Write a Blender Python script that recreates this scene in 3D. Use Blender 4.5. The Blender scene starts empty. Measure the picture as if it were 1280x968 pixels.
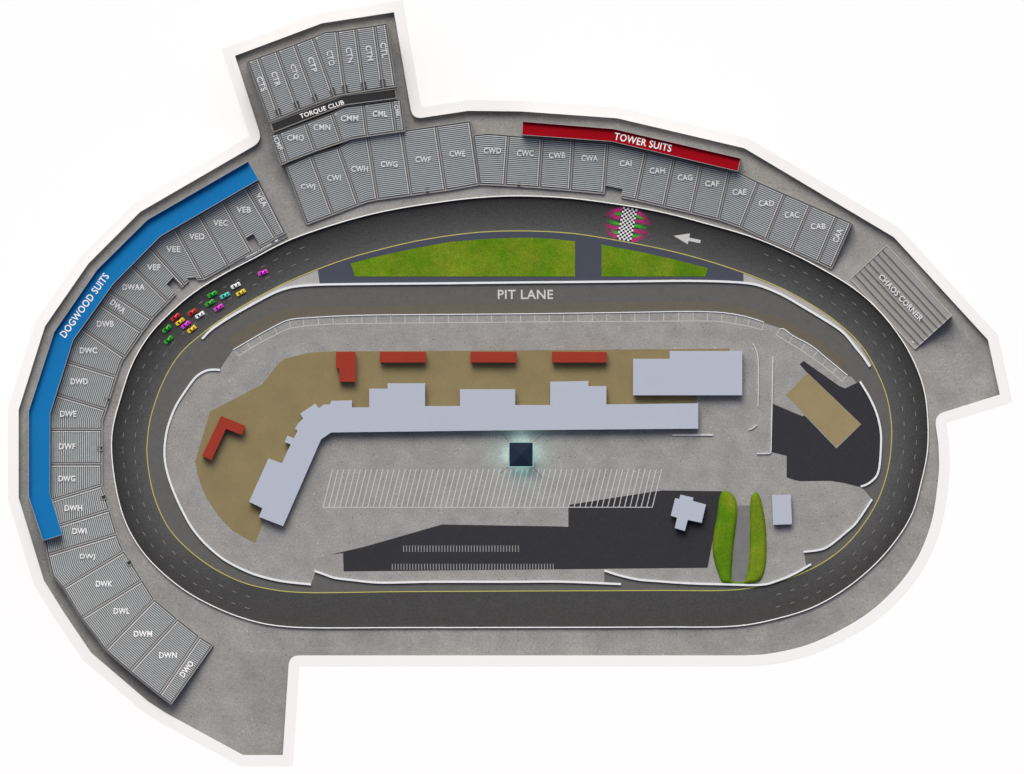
import bpy, math, random
import numpy as np
from mathutils import Vector
from mathutils.geometry import tessellate_polygon, delaunay_2d_cdt
random.seed(7)
S = 0.35                      # metres per map unit
scene = bpy.context.scene
COL = scene.collection
def W(px, py, z=0.0): return ((px-640.0)*S, (484.0-py)*S, z)
def Z(ox, oy, s, *pts): return [(ox+x/s, oy+y/s) for x, y in pts]
A = 10.633
ZP = 2.4                      # plaza level (top of the banking)
ZG = ZP+4.0                      # level of the white ground round the bowl

# ------------------------------------------------------------------ materials
def mat(name, col, rough=0.8, var=0.0, vscale=0.3, fine=0.0, fscale=6.0, specks=0.0, blotch=0.0, metal=0.0, spec=0.12, col2=None, bump=0.0, rough_noise=0.0, cracks=0.0, c2scale=0.05, streak=0.0):
    m = bpy.data.materials.new(name); m.use_nodes = True
    nt = m.node_tree; N = nt.nodes; L = nt.links
    b = N['Principled BSDF']
    b.inputs['Roughness'].default_value = rough
    b.inputs['Metallic'].default_value = metal
    b.inputs['Specular IOR Level'].default_value = spec
    c = (*col, 1)
    b.inputs['Base Color'].default_value = c
    if not (var or fine or specks or blotch or col2 or cracks): 
        return m
    tc = N.new('ShaderNodeTexCoord'); gp = N.new('ShaderNodeNewGeometry')
    pos = gp.outputs['Position']
    rgb = N.new('ShaderNodeRGB'); rgb.outputs[0].default_value = c
    cur = rgb.outputs[0]
    def noise(scale, detail=4, rough_=0.6):
        n = N.new('ShaderNodeTexNoise'); n.inputs['Scale'].default_value = scale
        n.inputs['Detail'].default_value = detail; n.inputs['Roughness'].default_value = rough_
        L.new(pos, n.inputs['Vector']); return n.outputs['Fac']
    def mr(src, a0, a1, b0, b1):
        r = N.new('ShaderNodeMapRange'); r.inputs[1].default_value = a0; r.inputs[2].default_value = a1
        r.inputs[3].default_value = b0; r.inputs[4].default_value = b1
        L.new(src, r.inputs[0]); return r.outputs[0]
    def mulv(cur, f):
        v = N.new('ShaderNodeVectorMath'); v.operation = 'SCALE'
        L.new(cur, v.inputs[0]); L.new(f, v.inputs['Scale']); return v.outputs[0]
    if col2:
        mx = N.new('ShaderNodeMix'); mx.data_type = 'RGBA'
        L.new(mr(noise(c2scale, 5, 0.65), 0.4, 0.6, 0, 1), mx.inputs[0])
        L.new(cur, mx.inputs[6]); mx.inputs[7].default_value = (*col2, 1); cur = mx.outputs[2]
    if var: cur = mulv(cur, mr(noise(vscale, 5), 0.3, 0.7, 1-var, 1+var))
    if fine: 
        f = noise(fscale, 3, 0.7); cur = mulv(cur, mr(f, 0.25, 0.75, 1-fine, 1+fine))
    if blotch: cur = mulv(cur, mr(noise(0.25, 6, 0.75), 0.6, 0.72, 1, 1+blotch))
    if streak:
        for ang, sc, off in ((0.5, 0.5, 0), (1.9, 0.4, 40), (0.05, 0.45, 90)):
            mp = N.new('ShaderNodeMapping'); mp.inputs['Rotation'].default_value = (0, 0, ang)
            mp.inputs['Scale'].default_value = (0.035, 1.1, 1); mp.inputs['Location'].default_value = (off, off, 0)
            L.new(pos, mp.inputs['Vector'])
            n_ = N.new('ShaderNodeTexNoise'); n_.inputs['Scale'].default_value = 1.0; n_.inputs['Detail'].default_value = 2
            L.new(mp.outputs[0], n_.inputs['Vector'])
            cur = mulv(cur, mr(n_.outputs['Fac'], 0.66, 0.74, 1, 1+streak))
    if specks:
        vo = N.new('ShaderNodeTexVoronoi'); vo.inputs['Scale'].default_value = 0.45
        L.new(pos, vo.inputs['Vector'])
        sp = mr(vo.outputs['Distance'], 0.06, 0.13, 1-specks, 1)
        g = mr(noise(0.12, 3), 0.48, 0.5, 0, 1)
        mm = N.new('ShaderNodeMix'); mm.data_type = 'FLOAT'
        L.new(g, mm.inputs[0]); mm.inputs[2].default_value = 1.0; L.new(sp, mm.inputs[3])
        cur = mulv(cur, mm.outputs[0])
        vo2 = N.new('ShaderNodeTexVoronoi'); vo2.inputs['Scale'].default_value = 0.16
        L.new(pos, vo2.inputs['Vector'])
        cur = mulv(cur, mr(vo2.outputs['Distance'], 0.04, 0.075, 1+specks*0.6, 1))
    if cracks:
        vc = N.new('ShaderNodeTexVoronoi'); vc.feature = 'DISTANCE_TO_EDGE'; vc.inputs['Scale'].default_value = 0.022
        nd = N.new('ShaderNodeTexNoise'); nd.inputs['Scale'].default_value = 0.08; L.new(pos, nd.inputs['Vector'])
        ad = N.new('ShaderNodeVectorMath'); ad.operation = 'MULTIPLY_ADD'
        L.new(nd.outputs['Color'], ad.inputs[0]); ad.inputs[1].default_value = (9, 9, 0); L.new(pos, ad.inputs[2])
        L.new(ad.outputs[0], vc.inputs['Vector'])
        gg = mr(noise(0.06, 3), 0.52, 0.6, 0, 1)
        mm = N.new('ShaderNodeMix'); mm.data_type = 'FLOAT'
        L.new(gg, mm.inputs[0]); mm.inputs[2].default_value = 1.0
        L.new(mr(vc.outputs['Distance'], 0.0, 0.006, 1+cracks, 1), mm.inputs[3])
        cur = mulv(cur, mm.outputs[0])
    L.new(cur, b.inputs['Base Color'])
    if bump:
        bp = N.new('ShaderNodeBump'); bp.inputs['Strength'].default_value = bump; bp.inputs['Distance'].default_value = 0.1
        L.new(noise(fscale, 4), bp.inputs['Height']); L.new(bp.outputs[0], b.inputs['Normal'])
    return m

M = {}
M['ground'] = mat('white_ground', (0.97, 0.97, 0.97), 0.9)
M['border'] = mat('pale_border', (0.855, 0.855, 0.850), 0.9)
M['retain'] = mat('retaining_concrete', (0.30, 0.30, 0.30), 0.9)
M['plaza'] = mat('plaza_concrete', (0.300, 0.298, 0.290), 0.85, var=0.13, vscale=0.09, fine=0.24, fscale=1.5, specks=0.75, blotch=0.22, cracks=0.14, streak=0.09, col2=(0.248, 0.247, 0.242), c2scale=0.013)
M['infield'] = mat('infield_concrete', (0.292, 0.288, 0.279), 0.85, var=0.12, vscale=0.11, fine=0.24, fscale=1.5, specks=0.75, blotch=0.30, cracks=0.20, streak=0.10, col2=(0.292, 0.292, 0.285), c2scale=0.012)
M['path'] = mat('path_asphalt', (0.175, 0.175, 0.180), 0.9, var=0.08, vscale=0.3, fine=0.15, fscale=1.7)
M['wedge'] = mat('wedge_concrete', (0.36, 0.355, 0.345), 0.85, var=0.06, fine=0.10, fscale=2.2)
M['apron'] = mat('apron_asphalt', (0.114, 0.114, 0.110), 0.9, var=0.06, fine=0.17, fscale=1.7)
M['brown'] = mat('worn_brown_asphalt', (0.128, 0.115, 0.090), 0.9, var=0.05, fine=0.12, fscale=2.6)
M['pad'] = mat('slate_paving', (0.062, 0.070, 0.094), 0.85, var=0.03, fine=0.03)
M['dark'] = mat('dark_asphalt', (0.034, 0.034, 0.039), 0.95, var=0.05, fine=0.22, fscale=1.8)
M['dirt'] = mat('packed_dirt', (0.238, 0.192, 0.098), 0.9, var=0.07, vscale=0.08, fine=0.10, fscale=2.2, specks=0.25, blotch=0.08)
M['tan'] = mat('tan_gravel', (0.290, 0.232, 0.120), 0.9, var=0.05, vscale=0.08, fine=0.09, fscale=2.2, specks=0.2)
M['grass'] = mat('mown_grass', (0.088, 0.205, 0.004), 0.9, var=0.14, vscale=0.07, fine=0.42, fscale=1.9, col2=(0.165, 0.232, 0.012), bump=0.25)
M['paint'] = mat('white_road_paint', (0.60, 0.60, 0.58), 0.8, fine=0.1, fscale=3)
M['paint_thin'] = mat('worn_white_paint', (0.52, 0.52, 0.50), 0.8, fine=0.12, fscale=3)
M['dash'] = mat('faded_dash_paint', (0.22, 0.22, 0.22), 0.85, fine=0.25, fscale=3)
M['yellow'] = mat('yellow_paint', (0.50, 0.47, 0.12), 0.8, fine=0.1)
M['wallw'] = mat('white_wall_paint', (0.72, 0.75, 0.77), 0.7, var=0.04, vscale=1)
M['wallo'] = mat('outer_wall_paint', (0.86, 0.86, 0.85), 0.7)
M['thinwall'] = mat('grey_barrier', (0.74, 0.76, 0.79), 0.7)
M['black'] = mat('black_paint', (0.012, 0.012, 0.012), 0.8)
M['tread'] = mat('tread_concrete', (0.118, 0.120, 0.121), 0.9, var=0.08)
M['bench'] = mat('aluminium_bench', (0.48, 0.515, 0.525), 0.6, var=0.06, vscale=0.4)
M['kerb'] = mat('stand_concrete', (0.31, 0.303, 0.292), 0.85, var=0.05, vscale=0.5)
M['rail'] = mat('aisle_concrete', (0.38, 0.37, 0.36), 0.85)
M['mark'] = mat('white_step_edge', (0.80, 0.80, 0.80), 0.7)
M['stepmark'] = mat('pale_step_edge', (0.70, 0.70, 0.70), 0.7)
M['letter'] = mat('white_lettering', (0.88, 0.88, 0.88), 0.7)
M['tunnel'] = mat('dark_opening', (0.04, 0.04, 0.04), 0.9)
M['tunnelwall'] = mat('vomitory_wall', (0.09, 0.088, 0.085), 0.9)
M['charcoal'] = mat('charcoal_roof', (0.030, 0.030, 0.031), 0.75, var=0.1, vscale=0.2)
M['platform'] = mat('platform_deck', (0.128, 0.142, 0.155), 0.8, var=0.04)
M['blue'] = mat('blue_roof', (0.010, 0.165, 0.420), 0.9, spec=0.03, var=0.04, vscale=0.05)
M['red'] = mat('red_roof', (0.290, 0.004, 0.010), 0.9, spec=0.02, var=0.05, vscale=0.05)
M['suitewall'] = mat('suite_wall', (0.5, 0.5, 0.5), 0.7)
M['edge'] = mat('roof_edge_metal', (0.36, 0.38, 0.40), 0.5)
M['railpale'] = mat('pale_edge_rail', (0.62, 0.62, 0.62), 0.6)
M['glass'] = mat('dark_glass', (0.02, 0.03, 0.04), 0.15, spec=0.5)
M['lav'] = mat('pale_lavender_roof', (0.425, 0.462, 0.545), 0.75, var=0.012, vscale=0.1)
M['bwall'] = mat('building_wall', (0.40, 0.41, 0.45), 0.8)
M['brick'] = mat('brick_red_roof', (0.305, 0.036, 0.021), 0.8, var=0.03, vscale=0.2)
M['brickwall'] = mat('brick_red_wall', (0.22, 0.045, 0.03), 0.85)
M['navy'] = mat('navy_roof', (0.014, 0.024, 0.044), 0.85, spec=0.1)
M['steel'] = mat('dark_steel', (0.06, 0.06, 0.065), 0.5)
M['cable'] = mat('brown_cable', (0.07, 0.055, 0.05), 0.7)
M['terrace'] = mat('terrace_concrete', (0.30, 0.297, 0.288), 0.85, var=0.06, vscale=0.1, fine=0.08, fscale=2.2)
M['tyre'] = mat('tyre_rubber', (0.015, 0.015, 0.015), 0.9)
M['rim'] = mat('wheel_rim', (0.35, 0.35, 0.36), 0.4, metal=0.8)
M['carglass'] = mat('car_glass', (0.008, 0.008, 0.012), 0.12, spec=0.5)
M['lamp'] = mat('headlight_decal', (0.75, 0.75, 0.70), 0.3)
def emis(name, col, st):
    m = bpy.data.materials.new(name); m.use_nodes = True
    b = m.node_tree.nodes['Principled BSDF']; b.inputs['Base Color'].default_value = (0.02, 0.02, 0.02, 1)
    b.inputs['Emission Color'].default_value = (*col, 1); b.inputs['Emission Strength'].default_value = st
    return m
M['screen'] = emis('lit_cyan_screen', (0.60, 1.0, 0.94), 4.0)
M['rimlight'] = emis('lit_cyan_trim', (0.38, 0.72, 0.66), 0.6)
def paint_car(name, c):
    m = mat(name, c, 0.35, spec=0.5); m.node_tree.nodes['Principled BSDF'].inputs['Coat Weight'].default_value = 0.4
    m.node_tree.nodes['Principled BSDF'].inputs['Coat Roughness'].default_value = 0.15
    return m
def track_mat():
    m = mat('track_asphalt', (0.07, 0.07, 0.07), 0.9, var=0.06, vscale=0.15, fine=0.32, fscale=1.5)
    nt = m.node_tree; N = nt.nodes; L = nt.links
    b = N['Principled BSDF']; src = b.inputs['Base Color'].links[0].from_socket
    at = N.new('ShaderNodeAttribute'); at.attribute_name = 'bank_shade'
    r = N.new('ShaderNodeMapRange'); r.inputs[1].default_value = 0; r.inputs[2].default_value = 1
    r.inputs[3].default_value = 1.32; r.inputs[4].default_value = 0.46  # shade of the banked outer edge, put into the asphalt colour
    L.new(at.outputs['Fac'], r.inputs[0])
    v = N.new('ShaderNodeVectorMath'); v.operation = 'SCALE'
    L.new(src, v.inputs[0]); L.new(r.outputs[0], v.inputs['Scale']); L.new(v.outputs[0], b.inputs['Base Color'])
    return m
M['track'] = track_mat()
def fade_mat(name, c):
    m = mat(name, c, 0.85, fine=0.12, fscale=3)
    nt = m.node_tree; N = nt.nodes; L = nt.links
    b = N['Principled BSDF']
    at = N.new('ShaderNodeAttribute'); at.attribute_name = 'wear'
    L.new(at.outputs['Fac'], b.inputs['Alpha'])
    return m
M['pink'] = fade_mat('pink_track_paint', (0.58, 0.035, 0.22))
M['green'] = fade_mat('green_track_paint', (0.07, 0.50, 0.035))

# ------------------------------------------------------------------ mesh helpers
class MB:
    def __init__(s): s.v = []; s.f = []; s.m = []
    def add(s, verts, faces, mi=0):
        o = len(s.v); s.v += [tuple(p) for p in verts]
        for f in faces: s.f.append(tuple(i+o for i in f)); s.m.append(mi)
    def quad(s, a, b, c, d, mi=0): s.add([a, b, c, d], [(0, 1, 2, 3)], mi)
    def box8(s, lo, hi, mi=0):      # lo: 4 bottom pts ccw, hi: 4 top pts
        s.add(list(lo)+list(hi), [(3, 2, 1, 0), (4, 5, 6, 7), (0, 1, 5, 4), (1, 2, 6, 5), (2, 3, 7, 6), (3, 0, 4, 7)], mi)
    def box(s, x0, x1, y0, y1, z0, z1, mi=0):
        s.box8([(x0, y0, z0), (x1, y0, z0), (x1, y1, z0), (x0, y1, z0)], [(x0, y0, z1), (x1, y0, z1), (x1, y1, z1), (x0, y1, z1)], mi)
    def tess(s, loops, z, mi=0):    # loops of px points -> flat sheet
        L3 = [[Vector(W(x, y, 0)) for x, y in lp] for lp in loops]
        tris = tessellate_polygon(L3)
        flat = [p for lp in L3 for p in lp]
        fs = []
        for t in tris:
            a, b, c = (flat[i] for i in t)
            n = (b-a).cross(c-a).z
            fs.append(tuple(t) if n > 0 else (t[0], t[2], t[1]))
        s.add([(p.x, p.y, z) for p in flat], fs, mi)
    def sides(s, loop, z0, z1, mi=0, closed=True):
        n = len(loop); P0 = [W(x, y, z0) for x, y in loop]; P1 = [W(x, y, z1) for x, y in loop]
        s.add(P0+P1, [(i, (i+1) % n, n+(i+1) % n, n+i) for i in range(n if closed else n-1)], mi)
    def prism(s, loop, z0, z1, mi=0): s.tess([loop], z1, mi); s.sides(loop, z0, z1, mi)
    def ribbon(s, pts, w, zf, h, closed=False, mi=0, base=0.0):
        """band of width w (px) along pts (px); zf(x,y) or number gives the level it stands on; h its height"""
        n = len(pts); P = np.array(pts, float)
        if closed: T = np.roll(P, -1, 0)-np.roll(P, 1, 0)
        else: T = np.gradient(P, axis=0)
        T /= np.linalg.norm(T, axis=1)[:, None]+1e-9
        Nn = np.stack([-T[:, 1], T[:, 0]], 1)*w/2
        Lp, Rp = P+Nn, P-Nn
        zz = [(zf(*p) if callable(zf) else zf) for p in P]
        V = []
        for i in range(n):
            z0 = zz[i]-base; z1 = zz[i]+h
            V += [W(*Lp[i], z0), W(*Lp[i], z1), W(*Rp[i], z1), W(*Rp[i], z0)]
        F = []
        for i in range(n if closed else n-1):
            a = 4*i; b = 4*((i+1) % n)
            F += [(a, a+1, b+1, b), (a+1, a+2, b+2, b+1), (a+2, a+3, b+3, b+2)]
        if not closed: F += [(0, 3, 2, 1), (4*n-4, 4*n-3, 4*n-2, 4*n-1)]
        s.add(V, F, mi)
    def tube(s, p0, p1, r, seg=8, mi=0):
        a = Vector(p0); b = Vector(p1); d = (b-a).normalized()
        u = d.orthogonal().normalized(); v = d.cross(u); V = []
        for q in (a, b):
            for i in range(seg):
                t = 2*math.pi*i/seg; V.append(tuple(q+u*r*math.cos(t)+v*r*math.sin(t)))
        F = [(i, (i+1) % seg, seg+(i+1) % seg, seg+i) for i in range(seg)]
        F += [tuple(range(seg))[::-1], tuple(range(seg, 2*seg))]
        s.add(V, F, mi)
    def build(s, name, material, parent=None, smooth=False, attr=None):
        me = bpy.data.meshes.new(name)
        off = parent.location if parent else Vector((0, 0, 0))
        p = parent
        while p is not None and p.parent is not None: p = p.parent; off = off+p.location
        vs = [(x-off[0], y-off[1], z-off[2]) for x, y, z in s.v]
        me.from_pydata(vs, [], s.f)
        mats = material if isinstance(material, list) else [material]
        for mm in mats: me.materials.append(mm)
        if len(mats) > 1: me.polygons.foreach_set('material_index', s.m)
        if smooth: me.polygons.foreach_set('use_smooth', [True]*len(me.polygons))
        if attr:
            at = me.attributes.new(attr[0], 'FLOAT', 'POINT'); at.data.foreach_set('value', attr[1])
        me.update()
        o = bpy.data.objects.new(name, me); COL.objects.link(o)
        if parent: o.parent = parent
        return o
def tag(o, label=None, cat=None, group=None, kind=None):
    if label: o['label'] = label
    if cat: o['category'] = cat
    if group: o['group'] = group
    if kind: o['kind'] = kind
    return o
def thing(name, px, z, label, cat, group=None, rz=0):
    o = bpy.data.objects.new(name, None); COL.objects.link(o); o.empty_display_size = 0.5
    o.location = W(px[0], px[1], z); o.rotation_euler = (0, 0, rz)
    return tag(o, label, cat, group)
def struct(name, mb, m, **k): return tag(mb.build(name, m, **k), kind='structure')

def catmull(pts, closed=True, per=8):
    P = [np.array(p, float) for p in pts]; n = len(P); out = []
    for i in range(n if closed else n-1):
        if closed: p0, p1, p2, p3 = P[i-1], P[i], P[(i+1) % n], P[(i+2) % n]
        else: p0, p1, p2, p3 = P[max(i-1, 0)], P[i], P[i+1], P[min(i+2, n-1)]
        # centripetal
        def tj(t, a, b): return t+max(np.linalg.norm(b-a), 1e-6)**0.5
        if np.allclose(p0, p1): p0 = p1-(p2-p1)
        if np.allclose(p2, p3): p3 = p2+(p2-p1)
        t0 = 0; t1 = tj(t0, p0, p1); t2 = tj(t1, p1, p2); t3 = tj(t2, p2, p3)
        for k in range(per):
            t = t1+(t2-t1)*k/per
            A1 = (t1-t)/(t1-t0)*p0+(t-t0)/(t1-t0)*p1
            A2 = (t2-t)/(t2-t1)*p1+(t-t1)/(t2-t1)*p2
            A3 = (t3-t)/(t3-t2)*p2+(t-t2)/(t3-t2)*p3
            B1 = (t2-t)/(t2-t0)*A1+(t-t0)/(t2-t0)*A2
            B2 = (t3-t)/(t3-t1)*A2+(t-t1)/(t3-t1)*A3
            out.append((t2-t)/(t2-t1)*B1+(t-t1)/(t2-t1)*B2)
    if not closed: out.append(P[-1])
    return np.array(out)
def resample(P, step, closed=True):
    P = np.array(P, float)
    if closed: P = np.vstack([P, P[:1]])
    d = np.r_[0, np.cumsum(np.linalg.norm(np.diff(P, axis=0), axis=1))]
    n = max(2, int(round(d[-1]/step)))
    t = np.linspace(0, d[-1], n+1)
    Q = np.stack([np.interp(t, d, P[:, 0]), np.interp(t, d, P[:, 1])], 1)
    return Q[:-1] if closed else Q
def nearest(P, q):
    """nearest point on closed polyline P"""
    A_ = P; B_ = np.roll(P, -1, 0); AB = B_-A_; q = np.array(q, float)
    t = np.clip(((q-A_)*AB).sum(1)/((AB**2).sum(1)+1e-9), 0, 1)
    C = A_+AB*t[:, None]; d = np.linalg.norm(C-q, axis=1); i = int(d.argmin())
    return C[i], float(d[i])

# ------------------------------------------------------------------ track curves
outer = [(139.5,565),(141,535),(149,503),(163,460),(174,438),(190,414.7),(209,394.5),(230.6,375),(250,360.5),(282.6,341),(313.3,325),(360,301),(416.5,281),(465,267.6),(502.5,260),(560,251.3),(600,247),(642.5,245),(700,246.8),(740,250.9),(805.8,261),(840,268.3),(880,278.8),(940,296.3),(990,317),(1032.8,339.3),(1065.6,359.4),(1091.9,381.3),(1118,411.5),(1140,447),(1155,487),(1160,530),(1158.8,567.5),(1151,605),(1140,642.5),(1112.5,685),(1070,726.3),(1020,757.5),(970,773.8),(922.5,782.5),(820,784),(660,784.5),(500,784.7),(380,784.7),(348,782.5),(320,777.5),(280,764),(230,737.5),(185,698),(160,660),(147,620)]
inner = [(184,572),(184.2,550),(188.8,520),(205,475),(225,442.5),(252.5,417.5),(285,394),(320,373),(350,357),(395,337.5),(432.5,324),(460,316),(520,301.6),(585,291.8),(630,289),(680,289.5),(720,292.5),(775,301.3),(830,312),(880,325),(930,341.3),(980,362),(1015,381.5),(1045,402),(1075,430),(1092.5,457.5),(1107.5,492.5),(1114.3,530),(1113.8,560),(1110,587),(1097.5,625),(1070,668),(1040,696),(995,720),(955,731.3),(922.5,737.3),(820,738.3),(660,739),(500,739.8),(375,740.7),(342.5,737.5),(300,727),(252.5,701),(212.5,662.5),(192.5,620)]
OUT = resample(catmull(outer), 6); INN = resample(catmull(inner), 6)
def trackf(x, y):
    a, do = nearest(OUT, (x, y)); b, di = nearest(INN, (x, y))
    return di/(di+do+1e-9)
def trackz(x, y): return ZP*trackf(x, y)**1.5
NB = 12
tr = MB(); shades = []
pairs = [(o, nearest(INN, o)[0]) for o in OUT]
# smooth the matched inner points a little so the bands stay even
inn2 = np.array([p[1] for p in pairs])
n = len(pairs); V = []
for i in range(n):
    for k in range(NB+1):
        f = k/NB; p = inn2[i]*(1-f)+OUT[i]*f
        V.append(W(p[0], p[1], ZP*f**1.5))
        sw = max(0, min(1, (OUT[i][1]-690)/80)); shades.append(f*(1-sw)+sw*(0.56+0.16*f))  # painted shade grows toward the outer wall, flatter on the south straight
F = []
for i in range(n):
    j = (i+1) % n
    for k in range(NB):
        F.append((i*(NB+1)+k, i*(NB+1)+k+1, j*(NB+1)+k+1, j*(NB+1)+k))
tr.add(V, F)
struct('race_track', tr, M['track'], smooth=True, attr=('bank_shade', shades))

# ------------------------------------------------------------------ ground, border, plaza
sharp = [(293.8,70),(402.5,29.3),(492.5,15.5),(515.5,149.3),(585,138.8),(651.3,139.5),(771.3,148),(930.5,185.5),(1117.3,296.7),(1234.8,425),(1249.8,493.4),(1168,519),(1173,555),(1173.8,585),(1172,605),(1165,650),(1150,691),(1132,720),(1110,745),(1087,765),(1060,782.5),(1010,806),(960,817.5),(930,819.5),(361.5,819.5),(353.5,944),(304,944),(206.3,891),(185,877),(113.8,816),(80,766),(55,726),(23.3,622.5),(23.3,512.5),(56.3,407.9),(110.5,329.7),(175.3,265),(328,176.5)]
_i0 = sharp.index((1168,519)); _i1 = sharp.index((930,819.5))
sharp = sharp[:_i0+1]+[tuple(p) for p in catmull(sharp[_i0+1:_i1+1], False, 5)]+sharp[_i1+1:]
def offset(poly, d):
    P = np.array(poly, float); n = len(P); out = []
    for i in range(n):
        a, b, c = P[i-1], P[i], P[(i+1) % n]
        u = (b-a)/np.linalg.norm(b-a); v = (c-b)/np.linalg.norm(c-b)
        nu = np.array([u[1], -u[0]]); nv = np.array([v[1], -v[0]])
        m = (nu+nv); m /= np.linalg.norm(m); out.append(tuple(b+m*d/max(m.dot(nu), 0.3)))
    return out
def roundcorner(poly, idx, r):
    out = []
    for i, p in enumerate(poly):
        if i in idx:
            a, b, c = np.array(poly[i-1]), np.array(p), np.array(poly[(i+1) % len(poly)])
            s0 = b+(a-b)/np.linalg.norm(a-b)*r; s1 = b+(c-b)/np.linalg.norm(c-b)*r
            for k in range(9):
                t = k/8; out.append(tuple((1-t)**2*s0+2*t*(1-t)*b+t*t*s1))
        else: out.append(tuple(p))
    return out
brd = offset(sharp, 13.6)
conc = roundcorner(sharp, {sharp.index(p): 1 for p in ((515.5,149.3),(1168,519),(361.5,819.5),(328,176.5))}, 13)
g = MB(); g.tess([[(-5000, -5000), (6300, -5000), (6300, 6000), (-5000, 6000)], brd], ZG); struct('ground', g, M['ground'])
g = MB(); g.tess([brd, conc], ZG+0.05); g.sides(brd, ZG-0.1, ZG+0.05); struct('ground_border', g, M['border'])
g = MB(); g.sides(conc, ZP-0.3, ZG+0.05); struct('retaining_wall', g, M['retain'])
plz = MB(); plz.tess([conc, [tuple(p) for p in OUT]], ZP); struct('plaza', plz, M['plaza'])

# ------------------------------------------------------------------ infield sheets
def sheet(name, loop, z, m, kind='structure'):
    g = MB(); g.prism([tuple(p) for p in loop], z-0.03, z); return tag(g.build(name, m), kind=kind)
g = MB(); g.tess([[tuple(p) for p in INN]], 0.0); struct('apron', g, M['apron'])
infield = [(275,462.5),(260,462.8),(252,465.5),(246,470),(233,487),(220,507.5),(213,525),(208.3,540),(205.5,555),(205.5,570),(207.5,584),(212.5,602.5),(221,624),(230,642.5),(240,660),(252.5,676),(266,689),(280,700),(300,711),(320,719),(350,726.3),(388.8,730.8),(395,713.8),(417,722),(475,728.5),(527,727.5),(700,727.5),(755.4,728.5),(755.4,713.5),(775,719.6),(800,724.6),(820,726.3),(865,730),(955,730.8),(990,718.8),(1007.5,707.5),(1005,690),(1027.5,686.8),(1040,680),(1067.5,656.3),(1090,624.3),(1077.5,609.5),(1090,601),(1096,595),(1099.5,586),(1101.3,562.5),(1101.3,540),(1096,517.5),(1085,493.8),(1075,477),(1070.6,478.5),(1065,471.9),(1059.4,469.4),(1033.8,448),(1013.8,431.9),(990.6,419.4),(979.4,411.5),(954.5,403.8),(930,395),(900,390.5),(867.5,389.3),(680,392),(440,394.4),(380,397.5),(366.3,398.8),(355,401.9),(325,417.5),(291.3,437.5),(280,453.8)]
sheet('infield_slab', infield, 0.10, M['infield'])
brown = [(285,424),(313,406),(342.5,391.5),(367.5,384.6),(440,382),(680,380),(875,377.2),(922.5,382.5),(980,398.5),(1010,415),(1032,430),(1060,452),(1050,460.5),(1033.8,447),(1013.8,430.9),(990.6,418.4),(954.5,402.8),(930,394),(900,389.5),(867.5,388.3),(680,391),(440,393.4),(380,396.5),(366.3,397.8),(355,400.9),(325,416.5),(291.3,436.5)]
sheet('worn_pit_road_strip', brown, 0.04, M['brown'])
sheet('concrete_wedge', [(262,410.8),(285,394.8),(320,373.8),(350,357.8),(397,337.8),(400,357),(365,360.5),(335,371),(290,396.5),(262,416.5)], 0.06, M['wedge'])
sheet('concrete_wedge', [(928,341.6),(980,362.6),(1015,382.1),(1045,402.8),(1074.3,430.8),(1089.5,456),(1087.5,458.8),(1070,436),(1050,413.5),(997.5,381),(980,371),(955,359.5),(928,355)], 0.06, M['wedge'])
pad = [(397.8,337),(432.5,324.7),(460,316.7),(520,302.3),(585,292.5),(630,289.7),(680,290.2),(720,293.2),(775,302),(830,312.7),(880,325.7),(929.3,341.8),(929.3,353.5),(855,350.5),(680,352),(435,354.5),(399.5,354.5)]
sheet('slate_paving', pad, 0.10, M['pad'])
dirt = [(262.5,514.5),(327.5,480.8),(347.5,455),(356,449),(365,446.3),(387.5,440.8),(417.5,439.5),(680,438),(912,435.8),(912,445),(871,490),(870.8,506),(620,520),(450,525),(410,530),(330,651),(318.8,679.3),(303,671),(290,663),(278,651),(267.5,637.5),(258,622),(252.5,610),(247,593),(243.8,577.5)]
sheet('dirt_yard', dirt, 0.14, M['dirt'])
dk1 = [(999.5,455.5),(1004.5,451.3),(1048.8,482.5),(1056.3,485.8),(1072.5,478),(1075,477.5),(1085,494),(1096,517.5),(1101,540),(1101,562.5),(1099,586),(1094,597),(1076.8,609.5),(1055,604),(1037.5,601.3),(1000,601.8),(992,600),(983.3,597),(983.3,570),(964.5,565.5),(966.3,505),(1003,520.5),(1030,512),(1009.5,466.8)]
sheet('dark_asphalt_lot', dk1, 0.14, M['dark'])
sheet('yard_kerb', [(1009.5,466.4),(1076.5,530.5),(1045.5,560.8),(1000,513.5),(1003,508)], 0.17, M['infield'])
sheet('tan_gravel_pad', [(1009.5,466.8),(1075.8,530.5),(1045.5,558.8),(982.5,493.8)], 0.21, M['tan'])
dk2 = [(412,693.8),(455,683.8),(552.5,655.8),(700,658.3),(710.5,658.8),(710.5,631.3),(820,614.3),(827.5,613.3),(902.5,614.3),(884.5,710),(429.5,714.5),(428.8,691.5)]
sheet('dark_asphalt_lot', dk2, 0.14, M['dark'])

sheet('path', [(919.5,632),(938.5,632),(938.2,640),(937.5,665),(936,700),(931.5,727.5),(914.5,727.5),(915.5,700),(919,667),(921.5,640)], 0.118, M['path'])
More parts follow.
